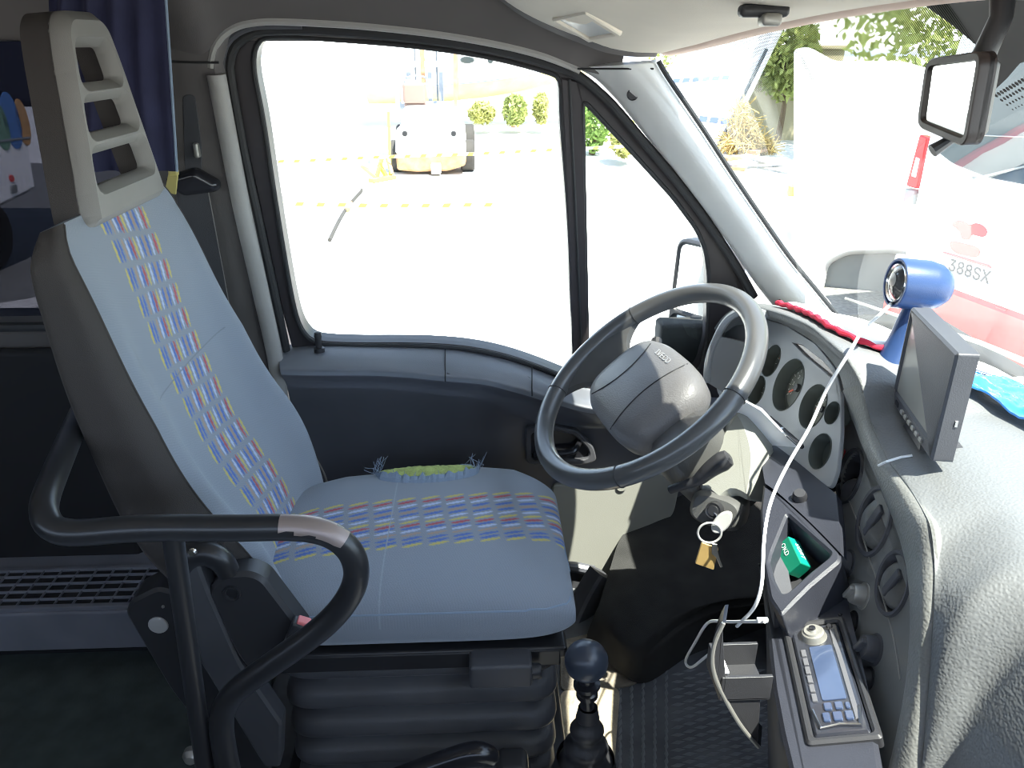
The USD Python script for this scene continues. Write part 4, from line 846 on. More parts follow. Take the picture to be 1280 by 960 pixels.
obj('backrest_top', (np.vstack([g[-1], g[-1].mean(0)[None] + V3(0, 0, .004)]), np.c_[i_, (i_ + 1) % n_, np.full(n_, n_)]), M['seat_fabric'], seat, smooth=True)
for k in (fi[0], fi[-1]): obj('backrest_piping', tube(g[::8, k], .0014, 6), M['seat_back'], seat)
# headrest with three slots
HB = Pl(V3(-.490, 1.139, 1.682), nrm(V3(1, 0, .075)), (0, -1, 0)); sgn_ = 1 if HB.v[2] > 0 else -1
ho = [(-.124, .0), (.124, .0), (.118, .03), (.078, .20), (.065, .238), (.044, .254), (-.044, .254), (-.065, .238), (-.078, .20), (-.118, .03)]
ho = np.array([(a_, b_) for a_, b_ in ho]); ho[:, 1] *= sgn_
sl = [(.046, .085, .089, .080), (.110, .146, .072, .063), (.170, .212, .055, .045)]
sl = [rpoly(np.array([(-w0, a_), (w0, a_), (w1, b_), (-w1, b_)]) * [1, sgn_], .010, 5) for a_, b_, w0, w1 in sl]
hr = rpoly(ho, .03, 8); hr = hr if area(hr) > 0 else hr[::-1]
obj('headrest', slab(HB, hr, sl, t=.022, b=.011, top=.012), M['headrest_skin'], seat, smooth=60)
obj('headrest_shade_shell', slab(HB, hr, [offset(hr, .014)], t=.036, b=.0005, top=-.008), M['seat_back'], seat, smooth=60)  # dark colour puts the shade of the near side onto this ring
for dy in (-.05, .05): obj('headrest_post', tube([V3(-.535, 1.14 + dy, 1.62), V3(-.518, 1.14 + dy, 1.705)], .006, 10), M['steel_black'], seat)
# torn cover on the far side of the cushion, showing the foam
ell = lambda s: np.sqrt(np.clip(1 - (2 * s - 1) ** 2, 0, 1))
from scipy.interpolate import NearestNDInterpolator
tv_ = cm[0][cm[0][:, 2] > 1.12]; zs = NearestNDInterpolator(tv_[:, :2], tv_[:, 2])
fo = []
for s_ in np.linspace(0, 1, 40):
    X = -.195 + .19 * s_; wv = .042 * ell(s_) + .001; yc_ = 1.282 + .012 * s_
    fo.append([V3(X, yc_ + t * wv, float(zs(X, min(yc_ + t * wv, 1.325))) - .4 * max(0, yc_ + t * wv - 1.325) + .001 + .010 * (1 - t * t) * ell(s_) ** .5 + rng.normal(0, .0010)) for t in np.linspace(-1, 1, 12)])
fo = np.array(fo); obj('torn_foam', shell(fo, (0, 0, -.02)), M['foam'], seat, smooth=60)
fl_ = []
for i in range(40):
    b0 = fo[i, 0] + V3(0, -.004, .001); j = rng.normal(0, .0022)
    fl_.append([b0 + V3(0, -.006, -.002), b0 + V3(0, -.001, .004 + j * .3), b0 + V3(rng.normal(0, .001), .006 + abs(j) * 1.2, .0085 + j)])
obj('torn_edge', shell(np.array(fl_), (0, .0012, -.0008)), M['frayed'], seat, smooth=False)
th_ = []
for i in range(60):
    s = rng.random(); side = rng.random() < .75; q = fo[int(s * 39), 0 if side else -1]; d = V3(rng.normal(0, .006), (.006 if side else -.004) + rng.normal(0, .003), .006 + rng.random() * .008)
    th_.append(tube([q, q + d * .5 + V3(rng.normal(0, .002), 0, 0), q + d], .0004, 4))
for q in (fo[39, 6], fo[37, 4], fo[1, 5], fo[0, 6]):
    for _ in range(6): th_.append(tube([q, q + V3(rng.normal(0, .008), rng.normal(0, .006), .008), q + V3(rng.normal(0, .014), rng.normal(0, .01), .012 + rng.random() * .02)], .0005, 4))
obj('loose_threads', th_, M['frayed'], seat, kind='stuff')
# frame, height adjuster, bellows
obj('seat_frame', [rbox((.47, .40, .022), .006, (-.11, 1.13, 1.048)), rbox((.45, .012, .03), .003, (-.11, .935, 1.040))], M['steel_black'], seat)
adj = [A(583, 826, Y=.90), A(668, 823, Y=.90), A(670, 862, Y=.90), A(583, 868, Y=.90)]; ac = sum(adj) / 4
ab = obj('adjuster_box', rbox((.094, .05, .043), .006, ac + V3(0, .02, 0)), M['dark_plastic'], seat)
obj('adjuster_knob', lathe([(.0001, .014), (.010, .014), (.012, .010), (.012, 0), (.006, -.004)], ac + V3(.047, .01, -.002), (1, 0, 0), 18), M['black_plastic'], ab)
bl = []
bz = np.linspace(1.035, .755, 15)
def rr_ring(cx, cy_, hx, hy, z_, r=.05):
    q = rpoly([(cx - hx, cy_ - hy), (cx + hx, cy_ - hy), (cx + hx, cy_ + hy), (cx - hx, cy_ + hy)], r, 8); return np.c_[q, np.full(len(q), z_)]
for i, z_ in enumerate(bz):
    o_ = .016 if i % 3 == 1 else (.010 if i % 3 == 0 else -.012); bl.append(rr_ring(-.10, 1.13, .20 + o_, .185 + o_, z_))
bl = np.array(bl); dens = PchipInterpolator(np.arange(15), bl, axis=0)(np.linspace(0, 14, 70)); obj('bellows', grid(dens, wrap=True, flip=True), M['dark_plastic'], seat, smooth=50)
obj('base_plate', rbox((.48, .44, .03), .008, (-.10, 1.13, .748)), M['steel_black'], seat)
# recliner cover, bracket and link on the near side
YS = .885; RP_ = Pl((0, YS, 1.1), (0, -1, .03), (1, 0, 0))
rcv = obj('recliner_cover', slab(RP_, rpoly(RP_.uv([(257, 740), (280, 718), (312, 716), (330, 724), (388, 800), (378, 812), (330, 836), (308, 838), (290, 812)]), .012), t=.035, b=.006), M['black_plastic'], seat)
q = RP_.hit(290, 741); obj('cover_screw', lathe([(.0001, .0005), (.0075, .0005), (.0085, .003), (.0115, .004), (.0125, .0), (.0125, -.002)], q, RP_.n, 20), M['steel_black'], rcv)
hg = mono([A(232, 702, Y=.90), A(252, 690, Y=.90), A(276, 700, Y=.90), A(286, 716, Y=.90)], 14)
obj('recliner_hinge', tube(hg, np.linspace(.020, .015, 14), 14), M['steel_black'], seat); q = A(241, 690, Y=.878); obj('hinge_bolt', lathe([(.0001, .004), (.004, .004), (.005, .001), (.006, 0)], q, (0, -1, 0), 10), M['chrome'], seat)
SBk = Pl((0, .885, 1.0), (0, -1, 0), (1, 0, 0))
sb_ = obj('side_bracket', slab(SBk, rpoly(SBk.uv([(226, 716), (248, 706), (262, 744), (300, 830), (352, 905), (350, 960), (330, 960), (250, 830)]), .006), t=.03, b=.004), M['dark_plastic'], seat)
SB2 = Pl((0, .94, 1.0), (0, -1, 0), (1, 0, 0))
sb2 = obj('anchor_bracket', slab(SB2, rpoly(SB2.uv([(156, 768), (162, 752), (196, 735), (222, 742), (240, 800), (300, 900), (345, 945), (330, 985), (300, 980), (210, 860)]), .010), t=.05, b=.005), M['black_plastic'], seat)
q = SB2.hit(198, 781); obj('anchor_cap', lathe([(.0001, .004), (.011, .004), (.014, .002), (.0145, 0)], q, SB2.n, 22), M['key_grey'], sb2)
q = SB2.hit(204, 758); obj('anchor_rivet', lathe([(.0001, .002), (.002, .002), (.0025, 0)], q, SB2.n, 8), M['grey_metal'], sb2)
q = A(240, 944, Y=.93); obj('tilt_knob', lathe([(.0001, .014), (.008, .012), (.014, .004), (.014, -.006), (.006, -.012)], q, (0, -1, 0), 20), M['grey_metal'], seat)
# belt buckle
bk0 = A(376, 786, Y=.875); bx_ = nrm(A(388, 764, Y=.875) - A(368, 812, Y=.875)); by_ = nrm(np.cross(V3(0, -1, 0), bx_))
bk = obj('belt_buckle', rbox((.05, .03, .02), .004, bk0 - bx_ * .012, (bx_, by_, np.cross(bx_, by_))), M['black_plastic'], seat)
obj('buckle_button', rbox((.008, .018, .015), .002, bk0 + bx_ * .013, (bx_, by_, np.cross(bx_, by_))), M['pink_plastic'], bk)
obj('buckle_stalk', bar(bk0 - bx_ * .03, bk0 - bx_ * .09 + V3(0, .03, 0), .018, .006), M['steel_black'], bk)
# ---- grab rail
rail = thing('grab_rail', 'black tubular grab rail with worn paint bent round beside the seat', 'grab rail', (-.35, .75, FLOOR))
YR = .75; p0 = A(29, 640, Y=YR)
path = [V3(p0[0] - .085, 1.40, p0[2] + .004), V3(p0[0] - .07, 1.10, p0[2]), V3(p0[0] - .03, .92, p0[2]), p0 + V3(-.002, .06, -.004), p0 + V3(.014, .012, -.012), A(70, 662, Y=YR), A(150, 662, Y=YR), A(300, 660, Y=YR), A(375, 660, Y=YR), A(416, 670, Y=YR), A(440, 693, Y=YR), A(445, 722, Y=YR), A(432, 752, Y=YR), A(405, 782, Y=YR), A(360, 816, Y=YR), A(312, 850, Y=YR), A(286, 874, Y=YR), A(277, 900, Y=YR), A(281, 940, Y=YR)]
pth = mono(np.array(path), 40); path = spl(np.array(path), 130); last = path[-1]
path = np.vstack([path, [V3(last[0], YR, zz) for zz in np.linspace(last[2] - .03, FLOOR + .004, 8)]])
obj('tube', tube(path, .0150, 16), M['steel_black'], rail)
a_, b_ = A(216, 668, Y=YR), A(257, 965, Y=YR); d_ = (b_ - a_) / (b_[2] - a_[2]); obj('post', tube([a_ + V3(0, 0, .002), b_, a_ + d_ * (FLOOR + .004 - a_[2])], .0118, 14), M['steel_black'], rail)
for q in (last, a_ + d_ * (FLOOR - a_[2])): obj('foot_flange', lathe([(.0001, .010), (.022, .010), (.032, .004), (.032, .0005)], (q[0], YR, FLOOR), (0, 0, 1), 24), M['steel_black'], rail)
# scuffed paint on the bend
sc = path[np.argmin(np.linalg.norm(path - A(395, 657, Y=YR), axis=1))]; i0 = np.argmin(np.linalg.norm(path - sc, axis=1))
seg = path[i0 - 5:i0 + 5]; v_, f_ = tube(seg, .0154, 40, caps=False); cen_ = np.repeat(seg, 40, 0); rad = (v_ - cen_) / .0154
keep = (rad @ nrm(V3(.15, -.55, .8)) > .80 - .5 * meshkit.noise(v_ * 130)); fk = keep[f_].all(1); obj('worn_patch', (v_, f_[fk]), M['worn_steel'], rail)

# ---- belt, curtain, tag
belt = thing('seat_belt', 'dark seat belt running down the door pillar from a moulded guide', 'seat belt', DP.hit(250, 225) + DP.n * .03)
bg = DP.hit(248, 222) + DP.n * .022
obj('belt_guide', hull(np.vstack([trimesh.creation.icosphere(2, .017).vertices * [1, 1.1, .8] + q for q in (DP.hit(226, 222) + DP.n * .022, DP.hit(250, 214) + DP.n * .028, DP.hit(268, 226) + DP.n * .022, DP.hit(238, 230) + DP.n * .022)])), M['black_gloss'], belt)
bl0, bl1 = [DP.hit(226, 232) + DP.n * .020, DP.hit(228, 270) + DP.n * .016, DP.hit(250, 420) + DP.n * .012, DP.hit(290, 640) + DP.n * .012], [DP.hit(264, 232) + DP.n * .020, DP.hit(270, 270) + DP.n * .016, DP.hit(296, 420) + DP.n * .012, DP.hit(330, 640) + DP.n * .012]
obj('webbing', shell(refine([bl0, bl1], 4, 30), DP.n * .0014), M['belt'], belt)
obj('webbing_edge', tube(mono(np.array(bl1) + DP.n * .001, 20), .0009, 6), M['headrest_skin'], belt)
obj('anchor_cable', tube(spl([A(378, 552, Y=1.43), A(392, 570, Y=1.43), A(400, 582, Y=1.43), A(409, 604, Y=1.42), A(412, 640, Y=1.42)], 16), .0022, 6), M['headrest_skin'], belt)
tie = A(216, 232, Y=1.36); tg = thing('curtain_tie', 'yellow tie strap below the hem of the navy curtain', 'strap', tie)
obj('strap', shell(refine([[A(211, 214, Y=1.36), A(206, 240, Y=1.36)], [A(222, 214, Y=1.36), A(219, 243, Y=1.36)]], 4, 6), (0, .006, 0)), M['yellow_tag'], tg); obj('knot', rbox((.016, .012, .012), .004, A(217, 215, Y=1.36)), M['yellow_tag'], tg)
def curtain(label, pxl, pxr, top_, bot_, n=90):
    cu = thing('curtain', label, 'curtain', A((pxl + pxr) / 2, bot_, Y=1.345))
    L0_, R0_ = A(pxl, top_, Y=1.345), A(pxr - 18, top_, Y=1.345); L1_, R1_ = A(pxl + 6, bot_, Y=1.345), A(pxr, bot_, Y=1.345)
    g_ = []
    for t in np.linspace(0, 1, 20):
        l, r = L0_ * (1 - t) + L1_ * t, R0_ * (1 - t) + R1_ * t
        if t < .05: pass
        row = [l * (1 - s) + r * s + V3(0, (.012 * (1 - s) + .003) * math.sin(s * 30 + .6 * math.sin(3 * t)) * (.6 + .4 * t), -.012 * (s > .96) * 0) for s in np.linspace(0, 1, n)]; g_.append(row)
    obj('drape', shell(np.array(g_), (0, .002, 0)), M['curtain'], cu, smooth=60)
    obj('hem', tube([q[-1] for q in g_], .0022, 6), M['frayed'], cu)
    obj('curtain_rod', tube([L0_ + V3(-.2, 0, 0), R0_ + V3(.02, 0, 0)], .006, 8), M['grey_metal'], cu)
curtain('navy curtain hanging behind the headrest beside the door pillar', 58, 222, -60, 214)
# ---- gear lever, hand brake
gl = thing('gear_lever', 'dark blue grey ball gear knob on a lever with a rubber boot', 'gear lever', A(735, 960, Y=.86))
gk = A(733, 826, Y=.86); gb = A(735, 925, Y=.87); gd = nrm(gk - gb)
obj('knob', lathe([(.0001, .0285), (.010, .0275), (.0195, .0230), (.0265, .0155), (.0305, .006), (.0310, -.002), (.0290, -.0115), (.022, -.0205), (.0140, -.0255), (.013, -.028)], gk, gd, 32), M['knob_slate'], gl)
obj('knob_ring', [lathe([(.0006, .0), (.0008, .0006), (.0001, .001)], gk + gd * .0222 + (math.cos(a) * frame(gd)[0] + math.sin(a) * frame(gd)[1]) * .0185, gd, 6) for a in np.linspace(0, 2 * math.pi, 30)[:-1]], M['dim_letter'], gl)
obj('collar', lathe([(.012, -.024), (.0125, -.040), (.019, -.042), (.0195, -.048), (.012, -.050), (.0095, -.056), (.0155, -.060), (.016, -.068), (.009, -.072), (.011, -.09)], gk, gd, 28), M['black_gloss'], gl)
bt_ = A(735, 884, Y=.865); base = A(733, 990, Y=.88)
bo_ = []
for s in np.linspace(0, 1, 40):
    r = .013 + .036 * s ** 1.2 + (.003 * math.sin(s * 30) if s > .15 else 0); bo_.append((r, -s * .16))
obj('boot', lathe(bo_, bt_, V3(0, .0, 1), 36, 1.0, 1.1), M['black_plastic'], gl)
obj('boot_base', lathe([(.044, .05), (.050, .02), (.056, .0), (.058, -.02), (.058, -.2)], bt_ - V3(0, -.0, .15), (0, 0, 1), 36), M['black_plastic'], gl)
hbk = thing('hand_brake', 'black hand brake lever low beside the seat bellows', 'hand brake', A(560, 985, Y=.82))
obj('grip', tube(spl([A(470, 985, Y=.82), A(520, 966, Y=.82), A(570, 948, Y=.82), A(600, 942, Y=.82), A(622, 950, Y=.82)], 24), np.interp(np.linspace(0, 1, 24), [0, .1, .8, .95, 1], [.012, .017, .017, .014, .004]), 16), M['black_gloss'], hbk)
obj('ratchet', rbox((.05, .05, .34), .012, A(640, 965, Y=.86) + V3(0, 0, -.14)), M['black_plastic'], hbk)

# ------------------------------------------------------------------ things on the dash and windscreen
BL, BR = A(1113, 502, Z=1.435), A(1163, 577, Z=1.435); mu = nrm(BR - BL); mw_ = np.linalg.norm(BR - BL); mn = nrm(np.cross(mu, [0, 0, 1.])); mn = mn if mn @ (C - BL) > 0 else -mn
MP = Pl(BL, mn, mu if np.cross(mn, mu)[2] > 0 else -mu); su = 1 if MP.u @ mu > 0 else -1
mon = thing('monitor', 'small black flat screen monitor standing on the dash with a row of buttons', 'monitor', (BL + BR) / 2)
MR = lambda a0, a1, b0, b1: np.array([(su * a0, b0), (su * a1, b0), (su * a1, b1), (su * a0, b1)])
hh = .140
obj('case', slab(MP, rpoly(MR(0, mw_, 0, hh), .004), [rpoly(MR(.008, mw_ - .010, .020, hh - .008), .002)], t=.025, b=.003), M['dark_plastic'], mon)
obj('screen', slab(MP, rpoly(MR(.008, mw_ - .010, .020, hh - .008), .002), t=.003, b=.0003, top=-.003), M['screen'], mon)
for k in range(6): obj('button', slab(MP, rpoly(MR(.05 + k * .016, .060 + k * .016, .006, .012), .002), t=.004, b=.0008, top=.003), M['grey_metal'], mon)
obj('sensor', slab(MP, rpoly(MR(.020, .034, .005, .013), .003), t=.003, b=.0005, top=.001), M['black_gloss'], mon)
q = BR + V3(0, 0, .052) - mn * .018 + mu * .0006; obj('side_socket', rbox((.0012, .0035, .008), .0004, q, (mu, mn, V3(0, 0, 1))), M['chrome'], mon)
obj('foot', hull(np.vstack([(BL + BR) / 2 - mn * .015 + mu * a_ - mn * b_ + V3(0, 0, c_) for a_, b_, c_ in ((-.035, -.01, -.012), (.035, -.01, -.012), (-.035, .05, -.012), (.035, .05, -.012), (-.02, -.005, .012), (.02, -.005, .012), (-.02, .02, .012), (.02, .02, .012))])), M['black_plastic'], mon)
# scratch on the screen
obj('scratch', tube([MP.hit(*p) - mn * .0022 for p in ((1157, 449), (1163, 463), (1173, 480))], .0005, 5), M['grey_metal'], mon)
# rubber tray under the monitor and pod
tp = [hitm(DT, *p) for p in [(1079, 492), (1108, 478), (1150, 520), (1178, 575), (1152, 588), (1132, 586), (1112, 552)]]
if all(t is not None for t in tp):
    TP = pl3(tp[0], tp[5], tp[3]); TP = TP if TP.n[2] > 0 else Pl(TP.o, -TP.n)
    TP.o = TP.o + TP.n * .005
    to = TP.uv([(1079, 492), (1108, 478), (1150, 520), (1178, 575), (1152, 588), (1132, 586), (1112, 552)])
    tray = thing('dash_tray', 'dark blue grey rubber mat under the monitor and the lens pod', 'mat', tp[0]); obj('mat', slab(TP, rpoly(to, .012), t=.012, b=.002), M['mat_slate'], tray); obj('raised_lip', tube(TP.P(rpoly(to, .012), .001), .0022, 8, closed=True), M['mat_slate'], tray)
pod = thing('lens_pod', 'dark blue cylindrical pod with a glass lens on a tapered stalk', 'camera pod', A(1102, 480, Z=1.435))
pc = A(1148, 356, X=.625); pa_ = nrm(V3(-.98, .06, .08)); pr_ = .0355
obj('head', lathe([(.0001, -.046), (.012, -.045), (.023, -.039), (.0315, -.027), (pr_, -.010), (pr_, .032), (pr_ - .001, .034), (pr_ - .004, .034), (pr_ - .005, .026), (.0001, .024)], pc, pa_, 40), M['blue_dark'], pod)
hl = obj('lens', lathe([(.027, .024), (.027, .030), (.022, .034), (.013, .037), (.006, .0385), (.0001, .039)], pc, pa_, 32), M['lens_dark'], pod); obj('lens_ring', lathe([(.027, .025), (.0285, .031), (.027, .034), (.025, .031)], pc, pa_, 32), M['chrome'], hl)
obj('lens_insert', lathe([(.0001, .041), (.006, .0395), (.010, .038)], pc + V3(0, 0, .004), pa_, 16), M['grey_metal'], hl)
pb_ = A(1101, 482, Z=1.436); ptop = pc + V3(.006, 0, -.026)
obj('stalk', tube([pb_ + V3(0, 0, .022), pb_ * .75 + ptop * .25 + V3(0, 0, .008), pb_ * .4 + ptop * .6, ptop], [.0190, .0185, .0178, .017], 24), M['blue_dark'], pod)
obj('base', lathe([(.027, -.006), (.0265, .010), (.0245, .034), (.023, .036), (.0001, .036)], pb_, nrm(V3(.02, 0, 1)), 32), M['blue_dark'], pod)
# white cable
cab = thing('charging_cable', 'thin white cable hanging from the lens pod down past the console', 'cable', A(955, 690, Y=.96))
cpth = [pc + pa_ * .034 + V3(-.002, -.004, -.030), A(1100, 393, X=.56), A(1083, 408, X=.55), A(1062, 440, X=.50), A(1034, 486, X=.48), A(1014, 530, X=.46), A(992, 568, X=.43), A(972, 606, X=.40), A(959, 645, X=.37), A(954, 690, X=.355), A(952, 730, X=.35), A(944, 757, X=.345), A(930, 774, X=.34), A(921, 783, X=.335)]
obj('lead', tube(spl(np.array(cpth), 120), .0024, 8), M['cable_white'], cab)
lp = [A(956, 777, X=.345), A(930, 777, X=.338), A(905, 777, X=.33), A(888, 777, X=.33), A(880, 784, X=.33), A(866, 808, X=.33), A(857, 828, X=.33), A(862, 834, X=.33), A(876, 826, X=.335), A(894, 812, X=.345)]
obj('loop', tube(spl(np.array(lp), 70), .0022, 8), M['cable_white'], cab); obj('plug', rbox((.014, .006, .006), .0015, A(953, 775, X=.345)), M['white_plastic'], cab)
# cloth with a red border along the foot of the windscreen
cl_px = [(972, 384), (990, 389), (1012, 398), (1032, 410), (1055, 422), (1078, 433), (1110, 443), (1160, 455), (1200, 465), (1240, 477), (1290, 494), (1330, 508)]
ce = []
for p_ in cl_px:
    h = hitm(DT, *p_); ce.append(h if h is not None else A(*p_, Z=1.41))
ce = mono(np.array(ce), 70) + V3(0, 0, .006); cl_rows = []
for t in np.linspace(0, 1, 14):
    row = []
    for i, e in enumerate(ce):
        tgt = V3(wb_x(e[1]) + .012, e[1], 1.412); wv = .006 * math.sin(i * .7 + t * 4) + .005 * math.sin(i * .31)
        row.append(e * (1 - t) + tgt * t + V3(0, 0, .010 * math.sin(t * 3.1) + max(0, wv) * (t > .05)))
    cl_rows.append(row)
clo = thing('dash_cloth', 'white cloth with a dark red edge spread along the foot of the windscreen', 'cloth', ce[20])
obj('cloth', shell(refine(np.array(cl_rows), 30, 140), (0, 0, -.003)), M['cloth_white'], clo, smooth=60)
obj('border', tube(ce + V3(-.002, 0, .002) + np.c_[np.zeros(70), np.zeros(70), .0014 * np.sin(np.arange(70) * 2.1)], .0046 + .0008 * np.sin(np.arange(70) * 1.7), 8), M['cloth_red'], clo)
bpx = [[(1203, 474), (1232, 481), (1262, 489), (1310, 506)], [(1200, 486), (1226, 494), (1256, 504), (1312, 526)], [(1206, 498), (1230, 508), (1262, 528), (1315, 556)]]
bg_ = []
for r_ in bpx:
    bg_.append([(lambda h: h if h is not None else A(*p_, Z=1.425))(hitm(DT, *p_)) + V3(0, 0, .005) for p_ in r_])
bgg = refine(np.array(bg_), 30, 50); nz = meshkit.fbm(bgg.reshape(-1, 3) * 38).reshape(bgg.shape[:2]); bgg[:, :, 2] += .004 + .020 * np.abs(nz) 
bgt = thing('blue_wrapper', 'shiny crumpled blue plastic wrapper on the dash beside the cloth', 'plastic bag', bgg[15, 20]); obj('film', shell(bgg, (0, 0, -.003)), M['blue_gloss'], bgt, smooth=60)
# rear-view mirror under the header
m0, m1 = V3(.403, .660, 1.857), V3(.408, .752, 1.857); md = nrm(m1 - m0); mnn = nrm(V3(-md[1], md[0], -.05)); ml = np.linalg.norm(m1 - m0)
MM = Pl((m0 + m1) / 2, mnn); mir = thing('rear_view_mirror', 'black framed interior mirror below the windscreen header, reflecting greenery', 'mirror', MM.o)
mo = rpoly([(-ml / 2, -.0385 if MM.u @ md < 0 else -.0385), (ml / 2, -.0385), (ml / 2, .0365), (-ml / 2, .0365)], .014, 8)
far_ = (mo[:, 0] * (1 if MM.u @ md > 0 else -1) / ml + .5)[:, None]; mo[:, 1:] = mo[:, 1:] * (1 - .22 * far_); mo = mo if area(mo) > 0 else mo[::-1]
obj('housing', [slab(MM, mo, [offset(mo, .007)], t=.014, b=.0012), slab(Pl(MM.o - MM.n * .012, -MM.n, -MM.u), np.c_[-offset(mo, .0)[:, 0], mo[:, 1]], t=.014, b=.010, top=.010)], M['mirror_black'], mir, smooth=50)
obj('glass', slab(Pl(MM.o, nrm(V3(-.998, .045, -.06)), MM.u), offset(mo, .004), t=.003, b=.0005, top=-.003), M['mirror_glass'], mir)
obj('dip_tab', tube([MM.P((0, -.036))[0] - MM.n * .012, MM.P((0, -.046))[0] + MM.n * .004], [.004, .0060], 10), M['black_plastic'], mir)
obj('stem', tube([MM.P((0, .01))[0] - MM.n * .02, MM.P((0, .05))[0] - MM.n * .035 + V3(0, 0, .01), V3(.44, .72, 1.965)], [.010, .009, .012], 12), M['black_plastic'], mir)
obj('foot_cover', hull(np.vstack([trimesh.creation.icosphere(2, .022).vertices + q for q in (V3(.435, .64, 1.95), V3(.45, .74, 1.955), V3(.41, .64, 1.985), V3(.40, .72, 1.985))])), M['dark_plastic'], mir)
# door mirror outside the quarter glass
emc = A(871, 384, Y=1.80); em = thing('door_mirror', 'tall black door mirror with two glasses outside the front quarter window', 'mirror', emc)
EM = Pl(emc, nrm(V3(-.80, -.62, .06)))
eo = rpoly([(-.085, -.135), (.085, -.135), (.085, .155), (-.085, .155)], .03, 6)
obj('housing', slab(EM, eo, [rpoly([(-.072, -.02), (.072, -.02), (.072, .142), (-.072, .142)], .02), rpoly([(-.072, -.122), (.072, -.122), (.072, -.034), (-.072, -.034)], .02)], t=.05, b=.006), M['black_plastic'], em, smooth=50)
obj('back', slab(Pl(EM.o - EM.n * .045, -EM.n), eo * .98, t=.02, b=.015, top=.012), M['black_plastic'], em)
obj('upper_glass', slab(EM, rpoly([(-.073, -.021), (.073, -.021), (.073, .143), (-.073, .143)], .02), t=.003, b=.0005, top=-.006), M['mirror_glass'], em)
obj('lower_glass', slab(Pl(EM.o, nrm(EM.n + V3(0, 0, -.12))), rpoly([(-.073, -.123), (.073, -.123), (.073, -.033), (-.073, -.033)], .02), t=.003, b=.0005, top=-.008), M['mirror_glass'], em)
obj('arm', [tube([emc + V3(.02, .0, .08), V3(.50, 1.60, 1.42)], .012, 10), tube([emc + V3(.02, 0, -.08), V3(.47, 1.62, 1.30)], .012, 10)], M['black_plastic'], em)
wp_ = thing('wiper', 'thin grey windscreen wiper arm lying at the foot of the glass', 'wiper', ws(.02, 1.2))
obj('arm', tube([ws(.09, 1.02) + V3(.02, 0, .01), ws(.11, 1.14) + V3(.02, 0, .01), ws(.13, 1.36) + V3(.018, 0, .01)], [.006, .004, .0025], 8), M['grey_metal'], wp_); obj('pivot', lathe([(.0001, .016), (.012, .014), (.016, .004), (.016, -.03)], ws(.09, 1.02) + V3(.025, 0, .0), nrm(V3(.6, 0, .8)), 18), M['grey_metal'], wp_)

# ------------------------------------------------------------------ out of doors
gr = struct('ground'); obj('asphalt_and_shade_patch', slab(Pl((0, 0, 0), (0, 0, 1), (1, 0, 0)), spl([(-3.2, 6.7), (-12, 6.2), (-14, 12), (-4.2, 13)], 50, True), t=.01, b=.002, top=.006), M['asphalt_and_shade'], gr); obj('yard', rbox((160, 160, .1), .01, (0, 30, -.05)), M['concrete'], gr)  # patch beside the camper paints its shadow onto the ground
obj('asphalt_and_shade_patch', slab(Pl((0, 0, 0), (0, 0, 1), (1, 0, 0)), spl([(1.9, 3.0), (8, 2.6), (8, 6.4), (5, 6.6), (3.2, 6.5), (2.2, 5.2)], 60, True), t=.01, b=.002, top=.006), M['asphalt_and_shade'], gr)
def leaves(c, r, n, size, seed):
    g_ = np.random.default_rng(seed); d = g_.normal(size=(n, 3)); d /= np.linalg.norm(d, axis=1, keepdims=True); d *= (g_.random((n, 1)) ** .25)
    lum = 1 + .22 * meshkit.noise(d * 3.1 + seed)[:, None] if n else 1
    p_ = np.array(c) + d * np.array(r) * lum; p_[:, 2] = np.maximum(p_[:, 2], .03)
    a_ = g_.normal(size=(n, 3)); a_ /= np.linalg.norm(a_, axis=1, keepdims=True); b_ = np.cross(a_, g_.normal(size=(n, 3))); b_ /= np.linalg.norm(b_, axis=1, keepdims=True)
    s_ = size * (.6 + .8 * g_.random((n, 1))); v = np.stack([p_ - a_ * s_, p_ + b_ * s_ * .45, p_ + a_ * s_, p_ - b_ * s_ * .45], 1).reshape(-1, 3); i = np.arange(n)[:, None] * 4
    return v, np.vstack([i + [0, 1, 2], i + [0, 2, 3]])
def bush(name, label, cat, c, r, n, size, m, seed, trunk=True, group=None):
    t = thing(name, label, cat, (c[0], c[1], 0), group); obj('foliage', leaves(c, r, n, size, seed), M[m], t, smooth=False, kind='stuff')
    if trunk: obj('trunk', tube(spl([(c[0], c[1], 0), (c[0] + .05, c[1], c[2] * .5), (c[0] - .04, c[1] + .03, c[2])], 10), np.linspace(.05 + .03 * r[2], .02, 10), 8), M['bark'], t)
    return t
# trees along the far side of the yard
bush('tree', 'large green tree behind the white van, at the top of the windscreen', 'tree', (8.2, 13.9, 3.6), (2.2, 1.6, 2.7), 11000, .085, 'leaf_pale', 11)
bush('tree', 'broad pale green tree behind the parked red and white minibus', 'tree', (9.2, 9.6, 3.4), (2.2, 1.7, 2.9), 11000, .085, 'leaf_pale', 12)
bush('tree', 'green tree farthest right, high above the minibus roof', 'tree', (9.5, 5.6, 3.6), (2.0, 1.6, 3.0), 11000, .085, 'leaf_pale', 13)
fl = thing('forklift', 'white and rust coloured forklift truck seen from behind, beyond the door window', 'forklift', (-.70, 13.3, 0))
YF = 12.6; fy = lambda px, py, Y=YF: A(px, py, Y=Y)
FP = Pl((0, YF, 0), (0, -1, 0), (1, 0, 0))
fz = lambda pts: FP.uv(pts)
obj('counterweight', slab(FP, rpoly(fz([(495, 160), (580, 159), (583, 192), (494, 193)]), .06), t=.9, b=.03), M['forklift_white'], fl)
obj('bumper', slab(Pl((0, YF - .08, 0), (0, -1, 0), (1, 0, 0)), rpoly(fz([(495, 191), (583, 190), (582, 206), (560, 213), (520, 214), (497, 212)]), .05), t=.9, b=.03), M['forklift_rust'], fl)
